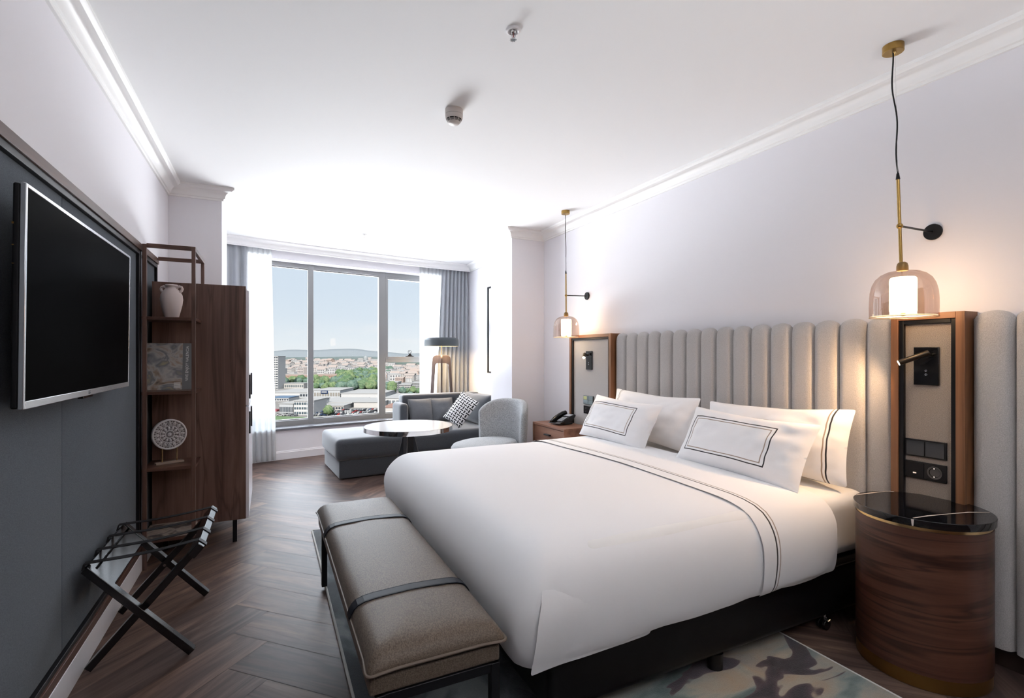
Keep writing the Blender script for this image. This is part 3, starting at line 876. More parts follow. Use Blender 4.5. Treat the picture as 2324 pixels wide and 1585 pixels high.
for y in yB:
    mb = MB(); c = (A0+A1)/2; mb.cyl((c.x+.002, y-.030 if y < 3 else y-.024, c.z-.005), (c.x+.002, y+.030, c.z-.005), .007, 14); mb.build('pivot_bolt', m_chrome, t)
# ------------------------------------------------------------------ rug
t = thing('area_rug', 'large blue-grey and plum painterly rug lying under the bed and bench', 'rug', (1.25, 2.3, 0))
RX0, RX1, RY0, RY1 = .29, 2.225, .55, 4.10
mb = MB(); mb.box(RX0+.012, RX1-.012, RY0+.012, RY1-.012, .0005, .0125); mb.build('pile', m_rug, t, smooth=False)
mb = MB()
mb.tube([(RX0+.008, RY0+.008, .0075), (RX1-.008, RY0+.008, .0075), (RX1-.008, RY1-.008, .0075), (RX0+.008, RY1-.008, .0075)], .0075, 8, closed=True)
mb.build('binding', m_rugedge, t)
RZ = .0128

# ------------------------------------------------------------------ bed
t = bed = thing('double_bed', 'large bed with black leatherette base and white mattress against the channelled headboard', 'bed', (1.8, 2.55, 0))
mb = MB(); mb.rbox(.88, 2.785, 1.512, 3.60, .078, .343, .03, 6, (0, .004, 0)); b_ = mb.build('base', m_bedbase, t)
mb = MB(); mb.tube([(2.78, 1.509, .315), (.91, 1.509, .315)], .003, 6); mb.build('seam', m_blackmat, b_)
mb = MB(); mb.rbox(1.02, 2.785, 1.515, 3.585, .344, .652, .06, 10, (0, 0, .006)); mb.build('mattress', m_mattress, t)
for (x, y) in ((1.72, 1.55), (1.72, 3.55), (1.05, 1.58), (1.05, 3.52)):
    mb = MB(); mb.cyl((x, y, RZ), (x, y, .08), .033, 24); mb.build('leg', m_black, t)
for (x, y) in ((2.46, 1.55), (2.46, 3.55)):
    w = thing('caster', None, None); w.parent = t
    mb = MB()
    for s in (-.014, .014): mb.cyl((x, y+s-.008, .026), (x, y+s+.008, .026), .026, 24)
    cw = mb.build('caster', m_gloss, t, bevel=.003)
    bpy.data.objects.remove(w)
    mb = MB(); mb.cyl((x+.012, y, .04), (x+.012, y, .08), .008, 12); mb.tube([(x-.012, y-.03, .05), (x, y-.032, .056), (x+.016, y-.026, .052), (x+.018, y+.026, .052), (x, y+.032, .056)], .005, 8); mb.build('caster_fork', m_chrome, cw)

# duvet -------------------------------------------------------------
DF, DH, DN, DR_ = .845, 2.43, 1.545, 3.555      # reference box: foot, head, near, far
RINGS = [(.062, .292), (.070, .31), (.078, .345), (.084, .40), (.086, .46), (.080, .515), (.066, .565), (.046, .603), (.016, .634), (-.03, .655), (-.09, .668), (-.17, .675)]
def side_off(z):
    R = RINGS
    if z <= R[0][1]: return R[0][0]
    for (a, za), (b, zb) in zip(R, R[1:]):
        if z <= zb: return a + (b-a)*(z-za)/(zb-za)
    return R[-1][0]
def ring_path(o, z=.68):
    low = max(0, min(1, (.64-z)/.14)); ex = .034*low*low*(3-2*low) * (1 - .35*max(0, min(1, (.42-z)/.12)))
    r = max(.03, .045+o*.45)
    x0_, ya, yb = DF-o-ex, DN-o, DR_+o
    P = []
    n1 = 30
    for i in range(n1): P.append((DH + (x0_+r-DH)*i/n1, ya, (0, -1)))
    for i in range(10):
        a = radians(270-90*i/10); P.append((x0_+r+r*cos(a), ya+r+r*sin(a), (cos(a), sin(a))))
    n2 = 34
    for i in range(n2): P.append((x0_, ya+r + (yb-ya-2*r)*i/n2, (-1, 0)))
    for i in range(10):
        a = radians(180-90*i/10); P.append((x0_+r+r*cos(a), yb-r+r*sin(a), (cos(a), sin(a))))
    for i in range(n1+1): P.append((x0_+r + (DH-x0_-r)*i/n1, yb, (0, 1)))
    return P
mb = MB(); rings = []
def wr(s, z, seed):
    return noise.noise((s*3.2, z*1.3, seed)) + .5*noise.noise((s*8.5, z*2.0, seed+9))
for k, (o, z) in enumerate(RINGS):
    P = ring_path(o, z); ring = []; L = 0; last = None
    for (x, y, nrm) in P:
        if last: L += sqrt((x-last[0])**2 + (y-last[1])**2)
        last = (x, y)
        low = max(0, min(1, (.62-z)/.3))
        d = .0085*low*wr(L, z, 2.0)
        corner = math.exp(-((x-.84)**2 + (y-1.5)**2)/.05) + math.exp(-((x-.84)**2 + (y-3.6)**2)/.05)
        d += .012*low*corner*noise.noise((L*16, z*3, 4))
        hz = (.016*noise.noise((L*2.6, 1.5, 7)) + .008*noise.noise((L*9, 0, 3))) * max(0, 1-k/3)
        if nrm[1] < -.5: hz += (.028*(x-.9)/1.5)*max(0, 1-k/4)
        zz = z + hz + .004*noise.noise((x*2.2, y*2.2, 1))*(1 if z > .6 else .4)
        ring.append(mb.bm.verts.new((x+nrm[0]*d, y+nrm[1]*d, zz)))
    rings.append(ring)
P = ring_path(RINGS[-1][0]); cy = (DN+DR_)/2
for tt in (.12, .3, .5, .75, 1.0):
    ring = []
    for (x, y, nrm) in P:
        cx = min(max(x, DF+1.05), DH)
        xx, yy = x + (cx-x)*tt, y + (cy-y)*tt
        ring.append(mb.bm.verts.new((xx, yy, .675 + .012*sin(pi*tt/2) + .006*noise.noise((xx*1.8, yy*1.8, 1)) + .003*noise.noise((xx*5, yy*5, 6)))))
    rings.append(ring)
for A, B in zip(rings, rings[1:]):
    for i in range(len(A)-1):
        mb.bm.faces.new((A[i], A[i+1], B[i+1], B[i]))
# overlapping corner flap of the near side
NU, NV = 16, 14
def flap(u, v):
    z = .610 - (.610-.278)*v
    o = side_off(z); r = max(.03, .045+o*.45)
    low = max(0, min(1, (.64-z)/.14)); ex = .034*low*low*(3-2*low)
    cxx, cyy = DF-o-ex+r, DN-o+r
    lead = .845 - .050*min(1, v/.45) - .004*v
    x = lead + (1.32-lead)*u**1.3
    ys = DN-o if x >= cxx else cyy - sqrt(max(0, r*r-(x-cxx)**2))
    k = max(0, min(1, (v-.06)/.40)); k = k*k*(3-2*k)
    edge = (1-u)**2
    wv = .0085*wr(2.2 - (x-.9), z, 2.0)*max(0, min(1, (.62-z)/.3))*.6
    yt = DN - o - .007*(1-u)**.6 - .009*edge*sin(pi*min(1, v*.9)) - wv
    y = ys*(1-k) + yt*k + .004*(1-k) + .016*u*u
    return Vector((x + .006*edge*sin(5*v), y, z + .006*noise.noise((x*6, 0, 3))*v))
mb.grid(flap, NU, NV)
duv = mb.build('duvet', m_linen, None, angle=180, weld=True)
md = duv.modifiers.new('Subdivision', 'SUBSURF'); md.levels = 1; md.render_levels = 1
tag(duv, 'thick white duvet covering the bed and hanging over its sides', 'duvet')

# turned-down flat sheet ------------------------------------------------
def sheet(u, v):
    # v runs over the bed: near hem -> top -> far hem
    prof = [(DN-o, z) for o, z in RINGS]
    S = prof + [(DN+.17 + (DR_-DN-.34)*i/14, .675+.012*sin(pi*i/14)) for i in range(1, 14)] + [(DR_+o, z) for o, z in reversed(RINGS)]
    f = v*(len(S)-1); i = min(int(f), len(S)-2); w = f-i
    y = S[i][0] + (S[i+1][0]-S[i][0])*w; z = S[i][1] + (S[i+1][1]-S[i][1])*w
    low = max(0, min(1, (.62-z)/.3))
    x0_ = 1.905 - .010*low + .018*sin(pi*min(1, max(0, (y-DN)/2)))
    x1_ = 2.435 - .080*low**1.4
    x = x0_ + (x1_-x0_)*u + .006*noise.noise((y*3, z*3, 8))
    sg = -1 if y < cy else 1
    up = max(0, min(1, (z-.55)/.1))
    y += sg*(.010*(1-up) + .0085*low*wr(2.43-x, z, 2.0)*(1 if sg < 0 else .3))
    if sg < 0: y -= .006*low*math.exp(-((u-.86)/.10)**2)
    z += .008*up + .006*noise.noise((x*1.8, y*1.8, 1))*up + (.020 + .020*u)*(1-min(1, (z-.29)/.06) if z < .35 else 0)
    return Vector((x, y, z))
mb = MB(); mb.grid(sheet, 22, 76, uv=True)
sh = mb.build('flat_sheet', m_sheet, None, angle=180); tag(sh, 'white flat sheet folded down over the duvet, edged with a black and a taupe line', 'sheet')

# pillows -----------------------------------------------------------------
def pillow(name, label, cen, lean, wid, hei, thk, mat, seed, group=None, roll=0.0):
    n = 34; m = 22
    Z = Vector((-lean[1], 0, lean[0])).normalized(); Y = Vector((lean[0], 0, lean[1])).normalized(); X = Vector((0, -1, 0))
    M = frame_M(cen, X, Y, Z) @ Matrix.Rotation(roll, 4, 'Z')
    def surf(sg):
        def fn(u, v):
            a, b = 2*u-1, 2*v-1
            ea = max(0, 1-abs(a)**2.6)**.55; eb = max(0, 1-abs(b)**2.4)**.55
            px = wid/2*a*(1-.045*(1-b*b)*abs(a)**3); py = hei/2*b*(1-.10*(1-a*a)*abs(b)**3 + .02*noise.noise((a*2, seed, sg)))
            th = thk/2*ea*eb
            th *= 1 + .16*noise.noise((a*2.3, b*1.9, seed))
            rim = abs(a)**6 + abs(b)**6
            th += .007*noise.noise((a*8, b*5, seed+3))*(1-min(1, rim)) + .020*noise.noise((a*6+seed, b*4, seed))*ea*(abs(a)**2+.5*abs(b)**3)*eb**.3
            if b < -.4: th *= 1 + .25*(-b-.4)
            return M @ Vector((px, py, sg*th))
        return fn
    mb = MB(); mb.grid(surf(1), n, m, uv=True); mb.grid(surf(-1), n, m, uv=True)
    o = mb.build(name, mat, None, angle=180, weld=True)
    md = o.modifiers.new('Subdivision', 'SUBSURF'); md.levels = 1; md.render_levels = 1
    return tag(o, label, 'pillow', group)
pillow('bed_pillow', 'white pillow framed with a black rectangle, front of the nightstand-drum side pair', (2.435, 2.015, .838), (.16, .30), .84, .375, .15, m_pil_rect, 1.3, 'bed pillows', radians(-1.5))
pillow('bed_pillow', 'white pillow with two lines near its end, leaning on the headboard nearest the drum nightstand', (2.655, 2.0, .860), (.10, .38), .94, .40, .15, m_pil_end, 4.1, 'bed pillows', radians(2))
pillow('bed_pillow', 'white pillow framed with a black rectangle, front of the telephone side pair', (2.435, 3.135, .838), (.16, .30), .82, .375, .15, m_pil_rect, 7.7, 'bed pillows', radians(-1.5))
pillow('bed_pillow', 'mostly plain white pillow leaning on the headboard behind the telephone side pillow', (2.655, 3.03, .862), (.10, .38), .94, .40, .15, m_pil_start, 9.2, 'bed pillows', radians(-1))

# ------------------------------------------------------------------ bench at the foot of the bed
t = thing('end_bench', 'long brown upholstered bench with two navy straps at the foot of the bed', 'bench', (.465, 2.29, 0))
BX0, BX1, BY0, BY1 = .255, .682, 1.455, 3.115
SEC = [(.030, .4185), (.012, .424), (.001, .437), (.000, .441), (.002, .452), (.010, .468), (.024, .481), (.045, .489), (.08, .4935), (.13, .4965)]
def bring(ins, z, k):
    r = max(.012, .030-ins*.2) if k != 3 else .012
    P = rrect(BX0+ins, BX1-ins, BY0+ins, BY1-ins, r, 5); out = []
    pts = []
    for i in range(len(P)):
        a, b = Vector(P[i]), Vector(P[(i+1) % len(P)]); n_ = max(1, int((b-a).length/.05))
        for q in range(n_): pts.append(a + (b-a)*q/n_)
    return pts
def corner_w(p): return math.exp(-min((p.x-a)**2+(p.y-b)**2 for a in (BX0, BX1) for b in (BY0, BY1))/.0011)
base_ring = bring(.0, 0, 0)
cxm, cym = (BX0+BX1)/2, (BY0+BY1)/2
mb = MB(); RR = []
for k, (ins, z) in enumerate(SEC):
    ring = []
    for p in base_ring:
        fx_ = ((BX1-BX0)/2-ins)/((BX1-BX0)/2); fy_ = ((BY1-BY0)/2-ins)/((BY1-BY0)/2)
        q = Vector((cxm+(p.x-cxm)*fx_, cym+(p.y-cym)*fy_)); w_ = corner_w(p)
        d = Vector((math.copysign(1, p.x-cxm), math.copysign(1, p.y-cym)))
        q = q + d*(.009*w_*(1 if 2 <= k <= 3 else (.5 if k in (1, 4) else 0)))
        ring.append(mb.bm.verts.new((q.x, q.y, z - .005*w_*(k in (2, 3)) + .0025*noise.noise((q.x*7, q.y*3.5, 2))*(k > 5))))
    RR.append(ring)
for tt in (.3, .6, .85, 1.0):
    RR.append([mb.bm.verts.new((cxm + (v.co.x-cxm)*(1-tt), cym + (v.co.y-cym)*(1-.35*tt), .4965+.004*sin(pi*tt/2) + .0015*noise.noise((v.co.x*5, v.co.y*3, 4))*(1-tt))) for v in RR[len(SEC)-1]])
for A, B in zip(RR, RR[1:]):
    for i in range(len(A)): mb.bm.faces.new((A[i], A[(i+1) % len(A)], B[(i+1) % len(A)], B[i]))
mb.bm.faces.new(list(reversed(RR[0])))
seam = [v.co.copy() for v in RR[3]]
cu = mb.build('seat_cushion', m_leather, t, angle=60, weld=True)
mb = MB(); mb.tube([(p.x + (.002 if p.x > cxm else -.002), p.y + (.002 if p.y > cym else -.002), p.z-.001) for p in seam], .0046, 8, closed=True); mb.build('piping', m_piping, cu)
mb = MB(); mb.rbox(BX0+.004, BX1-.012, BY0+.012, BY1-.01, .366, .418, .008, 4); mb.build('upholstered_base', m_leather, t, angle=50)
mb = MB(); lw = .030
for y in (BY0+.02, BY1-.035): mb.box(BX0+.02, BX1-.02, y-.012, y+.012, .336, .366)
for x in (BX0+.02, BX1-.05): mb.box(x, x+.024, BY0+.03, BY1-.04, .340, .366)
mb.build('frame', m_black, t, bevel=.002)
for x in (BX0+.034, BX1-.03):
    for y in (BY0+.02, BY1-.035):
        mb = MB(); mb.box(x-.015, x+.015, y-.015, y+.015, RZ, .366); mb.build('leg', m_black, t, bevel=.002)
for y in (2.665, 1.81):
    mb = MB(); w = .025
    sec = [(BX0+.014, .420), (BX0-.007, .440), (BX0-.002, .456), (BX0+.008, .472), (BX0+.022, .4845), (BX0+.045, .4925), (BX0+.08, .497), (BX0+.14, .500), (BX0+.2135, .5025), (BX1-.14, .500), (BX1-.08, .497), (BX1-.045, .4925), (BX1-.022, .4845), (BX1-.008, .472), (BX1+.002, .456), (BX1+.007, .440), (BX1-.014, .420)]
    for (xa, za), (xb, zb) in zip(sec, sec[1:]):
        mb.face([(xa, y-w, za), (xa, y+w, za), (xb, y+w, zb), (xb, y-w, zb)])
    s_ = mb.build('strap', m_strap, t, solid=.003, weld=True, smooth=False)
    mb = MB()
    for sy in (-w+.004, w-.004):
        mb.tube([(x, y+sy, z+.0016) for x, z in sec[1:-1]], .0005, 5)
    mb.build('stitching', m_blackmat, s_)

# ------------------------------------------------------------------ headboard
t = hb = thing('channel_headboard', 'tall taupe headboard of upright padded channels running behind the bed', 'headboard', (2.86, 2.5, 0))
HZ0, HZ1, HXB = .092, 1.545, 2.848
XB_ = XR-.002
def channel(ya, yb):
    def fn(u, v):
        s = 2*u-1
        zt = HZ1 - .030*(1-sqrt(max(0, 1-.92*s*s)))/(1-sqrt(.08))
        dep = .036*(max(0, 1-abs(s)**4.2))**.5
        if v < .7: z = HZ0 + (zt-.075-HZ0)*v/.7; k = 1
        else:
            w = (v-.7)/.3*pi/2; z = zt-.075 + .075*sin(w); k = max(0.0, cos(w))**.8
        return Vector((HXB - dep*k, ya + (yb-ya)*u, z))
    mb = MB(); mb.grid(fn, 18, 20); return mb.build('padded_channel', m_headfab, hb, angle=180)
n = 16; cw_ = (3.664-1.416)/n
for i in range(n): channel(1.416+cw_*i+.0012, 1.416+cw_*(i+1)-.0012)
for i in range(4): channel(1.112-.139*(i+1)+.0012, 1.112-.139*i-.0012)
mb = MB(); mb.box(HXB, XB_, 1.413, 3.667, HZ0, 1.512); mb.build('backing_board', m_headfab, hb)
mb = MB(); mb.box(HXB, XB_, .55, 1.115, HZ0, 1.512); mb.build('backing_board', m_headfab, hb)
mb = MB(); mb.box(XR-.03, XB_, .55, 4.366, 0, HZ0); mb.build('plinth', plain('dark plinth', (.035, .022, .018), .5), hb)

def niche(name, label, ya, yb, wl, wr_, mat_fab):
    t = thing(name, label, 'wall panel', (2.85, (ya+yb)/2, 0), 0)
    fx = 2.772
    for (a, b) in ((ya, ya+wr_), (yb-wl, yb)):
        mb = MB(); mb.box(fx, XB_, a, b, HZ0, 1.546); mb.build('side_rail', m_oakred, t, bevel=.0015)
    mb = MB(); mb.box(fx, XB_, ya+wr_, yb-wl, 1.517, 1.546); mb.build('top_rail', m_walnut_lamplit_y, t, bevel=.0015)
    mb = MB(); tw = .020; a, b = ya+wr_, yb-wl
    mb.box(2.780, 2.80, a, a+tw, HZ0, 1.517); mb.box(2.780, 2.80, b-tw, b, HZ0, 1.517); mb.box(2.780, 2.80, a+tw, b-tw, 1.517-tw, 1.517)
    mb.build('trim_frame', m_black, t, bevel=.002)
    mb = MB(); mb.box(2.798, XB_, a, b, HZ0, 1.517); mb.build('fabric_panel', mat_fab, t, smooth=False)
    return t
niche('bedside_panel', 'narrow walnut framed woven panel above the drum nightstand', 1.117, 1.411, .032, .034, m_nichefab)
niche('bedside_panel', 'wide walnut framed grey panel above the telephone nightstand', 3.668, 4.362, .030, .034, m_headfab)

FX = 2.798   # face of the panels
def plate(t, yc, zc, wy, hz, mat, nm='plate', dx=.010):
    mb = MB(); mb.box(FX-dx, FX, yc-wy/2, yc+wy/2, zc-hz/2, zc+hz/2); return mb.build(nm, mat, t, bevel=.002)
# reading lamps
def reading(label, yc, zc, tip, lit):
    t = thing('reading_lamp', label, 'reading lamp', (FX, yc, zc), 0, 'reading lamps')
    plate(t, yc, zc, .100, .180, m_gloss, 'back_plate', .012)
    b = Vector((2.752, yc-.022 if not lit else yc+.02, zc+.062)); tip = Vector(tip)
    mb = MB(); mb.cyl((FX-.010, b.y, b.z-.012), (b.x, b.y, b.z-.004), .007, 12); mb.build('joint', m_bronze, t)
    d = (tip-b).normalized()
    mb = MB(); mb.tube([b-d*.006, b, tip-d*.003, tip], [.0125, .0135, .0135, .0125], 24, cap=True); mb.build('lamp_tube', m_bronze, t, angle=45)
    mb = MB(); ref = Vector((0, 0, 1)); s = d.cross(ref).normalized(); u = s.cross(d)
    mb.prism([(.011*cos(2*pi*k/20), .011*sin(2*pi*k/20)) for k in range(20)], .0004, .0012, frame_M(tip, s, u, d)); mb.build('light_emitter', m_bulb, t)
    mb = MB()
    for z in (-.022, -.040): mb.lathe([(0, 0), (.0045, 0), (.0045, .004), (0, .005)], (0, 0, 0), 12, frame_M((FX-.012, yc-.002, zc+z), (0, 1, 0), (0, 0, 1), (-1, 0, 0)))
    mb.build('push_button', m_chrome, t)
    return tip, d
tipR, dirR = reading('black reading lamp with its tube turned aside, above the drum nightstand', 1.27, 1.297, (2.690, 1.335, 1.312), False)
tipL, dirL = reading('lit reading lamp glowing on the grey panel above the telephone', 4.035, 1.297, (2.700, 3.99, 1.325), True)
# switches and sockets
t = thing('light_switch', 'black gloss two-gang light switch above the socket by the drum nightstand', 'light switch', (FX, 1.275, .905), 0, 'bedside switches')
plate(t, 1.275, .905, .168, .082, m_black, 'plate', .008)
for dy in (-.039, .039):
    mb = MB(); mb.box(FX-.0105, FX-.008, 1.275+dy-.037, 1.275+dy+.037, .870, .940); mb.build('rocker', m_gloss, t, bevel=.001)
t = thing('power_socket', 'black socket plate with a round outlet by the drum nightstand', 'socket', (FX, 1.275, .800), 0, 'bedside sockets')
plate(t, 1.275, .800, .168, .082, m_black, 'plate', .008)
mb = MB(); mb.box(FX-.0105, FX-.008, 1.316-.037, 1.316+.037, .764, .836); ub = mb.build('usb_insert', m_blackmat, t, bevel=.001)
mb = MB(); mb.box(FX-.0112, FX-.0105, 1.309, 1.323, .7825, .7885); mb.build('usb_slot', m_chrome, ub)
mb = MB(); R_ = frame_M((FX-.008, 1.236, .800), (0, 1, 0), (0, 0, 1), (-1, 0, 0)); mb.lathe([(.020, -.004), (.022, .0035), (.030, .0035), (.030, 0)], (0, 0, 0), 32, R_); mb.lathe([(0, .0005), (.020, .0005)], (0, 0, 0), 32, R_); ro = mb.build('outlet_well', m_gloss, t)
for dz in (-.019, .019):
    mb = MB(); mb.box(FX-.0122, FX-.0095, 1.234, 1.240, .800+dz-.003, .800+dz+.003); mb.build('earth_clip', m_chrome, ro)
t = thing('light_switch', 'mirrored four-key switch plate on the grey panel above the telephone', 'light switch', (FX, 4.045, .910), 0, 'bedside switches')
plate(t, 4.045, .910, .165, .085, m_black, 'plate', .012)
for dy in (-.04, .04):
    for dz in (-.0205, .0205):
        mb = MB(); mb.box(FX-.0145, FX-.012, 4.045+dy-.039, 4.045+dy+.039, .910+dz-.0195, .910+dz+.0195); k_ = mb.build('key', m_mirror, t, bevel=.001)
        if dy > 0 and dz > 0:
            mb = MB(); mb.box(FX-.0150, FX-.0145, 4.045+dy-.022, 4.045+dy+.034, .910+dz-.016, .910+dz+.016); mb.build('sticker', m_yellow, k_)
t = thing('power_socket', 'black double socket plate on the grey panel beside the telephone', 'socket', (FX, 4.045, .815), 0, 'bedside sockets')
plate(t, 4.045, .815, .165, .078, m_gloss, 'plate', .010)
for dy in (.04, -.04):
    for dz in (-.016, .016):
        mb = MB(); mb.box(FX-.0112, FX-.0098, 4.045+dy-.004, 4.045+dy+.004, .815+dz-.004, .815+dz+.004); mb.build('earth_clip', m_chrome, t)

# ------------------------------------------------------------------ nightstands
t = thing('drum_nightstand', 'round walnut drum nightstand with black marble top and brass base', 'nightstand', (2.578, 1.195, 0))
C0 = (0, 0, 0)
mb = MB(); mb.lathe([(.226, .058), (.236, .058), (.236, .640), (.226, .640)], C0, 72); mb.lathe([(0, .06), (.23, .06)], C0, 72); mb.build('drum', m_drumwood, t, local=True)
mb = MB(); mb.lathe([(0, 0), (.231, 0), (.233, .002), (.233, .057), (0, .057)], C0, 72); mb.build('brass_base', m_brass, t, local=True)
mb = MB(); mb.lathe([(0, .641), (.234, .641), (.234, .654), (0, .654)], C0, 72); mb.build('brass_band', m_brass2, t, local=True)
mb = MB(); mb.lathe([(0, .655), (.243, .655), (.2445, .657), (.2445, .683), (.2425, .685), (0, .685)], C0, 84); tp = mb.build('marble_top', m_nero, t, local=True)
def vein(pts, w):
    mb = MB()
    pts = [Vector((x-2.578, y-1.195, .6855)) for x, y in pts]
    for i in range(len(pts)-1):
        d = (pts[i+1]-pts[i]).normalized(); s = Vector((-d.y, d.x, 0))
        wa, wb = w*(.6+.5*(i % 2)), w*(.6+.5*((i+1) % 2))
        mb.face([pts[i]-s*wa, pts[i]+s*wa, pts[i+1]+s*wb, pts[i+1]-s*wb])
    mb.build('vein', m_vein, tp, local=True, smooth=False)
vein([(2.500, 1.425), (2.60, 1.413), (2.70, 1.398), (2.735, 1.378)], .0045)
vein([(2.360, 1.120), (2.45, 1.108), (2.56, 1.083), (2.66, 1.058), (2.735, 1.018)], .0042)
mb = MB(); a0 = math.atan2(1.120-1.195, 2.360-2.578)
mb.face([(.2450*cos(a0+w), .2450*sin(a0+w), z) for w, z in ((-.02, .684), (.02, .684), (.012, .657), (-.008, .657))]); mb.build('edge_vein', m_vein, tp, local=True, smooth=False)

t = thing('box_nightstand', 'reddish walnut box nightstand with one drawer carrying the telephone', 'nightstand', (2.62, 4.27, 0))
NX0, NX1, NY0, NY1, NZ0, NZ1 = 2.462, 2.775, 3.962, 4.575, .14, .660
mb = MB(); mb.box(NX0, NX1, NY0, NY1, NZ1-.022, NZ1); mb.build('top_panel', m_nslight, t, bevel=.001)
for (a, b) in ((NY0, NY0+.02), (NY1-.02, NY1)):
    mb = MB(); mb.box(NX0, NX1, a, b, NZ0, NZ1-.022); mb.build('side_panel', m_nslight, t, bevel=.001)
mb = MB(); mb.box(NX0+.01, NX1, NY0+.02, NY1-.02, NZ0, NZ0+.02); mb.build('bottom_panel', m_nslight, t)
for za, zb in ((.41, .632), (.166, .404)):
    mb = MB(); mb.box(NX0+.008, NX0+.028, NY0+.024, NY1-.024, za, zb); d = mb.build('drawer_front', m_nslight, t, bevel=.001)
    mb = MB(); zc = (za+zb)/2+.045; mb.box(NX0-.020, NX0+.008, 4.215, 4.315, zc-.006, zc+.006); mb.build('handle', m_black, d, bevel=.002)
for x in (NX0+.03, NX1-.03):
    for y in (NY0+.03, NY1-.03):
        mb = MB(); mb.box(x-.012, x+.012, y-.012, y+.012, 0, NZ0); mb.build('leg', m_black, t)

# telephone
t = thing('desk_telephone', 'black desk telephone on the box nightstand', 'telephone', (2.635, 4.275, NZ1), radians(14))
mb = MB(); mb.prism(rrect(-.05, .10, -.075, .075, .05, 6), .0005, .010); mb.build('foot', m_blackmat, t, local=True, bevel=.003)
sidep = [(-.115, .012), (-.105, .010), (.02, .018), (.06, .028), (.115, .078), (.112, .094), (.05, .082), (-.03, .052), (-.118, .020)]
MY = Matrix.Rotation(radians(90), 4, 'X')
mb = MB(); mb.prism(sidep, -.078, .078, MY); mb.build('housing', m_gloss, t, local=True, bevel=.004, bseg=3)
mb = MB()
hp = [(-.112, .028), (-.06, .052), (0, .082), (.05, .100), (.095, .106), (.112, .098)]
mb.tube([(x, .050, z) for x, z in hp], [.012, .021, .019, .018, .021, .012], 14); hs = mb.build('handset', m_gloss, t, local=True, angle=70)
kb = Vector((.05+.03, 0, .082-.052)); sl = (Vector((.05, 0, .082))-Vector((-.03, 0, .052))).normalized(); nn = Vector((-sl.z, 0, sl.x))
mb = MB()
for i in range(5):
    for j in range(3):
        c = Vector((-.075, 0, .036)) + sl*(.018*i+.01) + Vector((0, -.010-.022*j, 0)) + nn*.004
        mb.box(-.0065, .0065, -.0085, .0085, -.002, .002, 0, frame_M(c, sl, (0, 1, 0), nn))
mb.build('keypad', m_keys, t, local=True)
mb = MB(); c = Vector((.052, -.030, .083)) + nn*.002; sl2 = (Vector((.112, 0, .094))-Vector((.05, 0, .082))).normalized(); n2_ = Vector((-sl2.z, 0, sl2.x))
mb.box(-.022, .040, -.040, .040, -.001, .0015, 0, frame_M(c, sl2, (0, 1, 0), n2_)); mb.build('faceplate', m_keys, t, local=True)

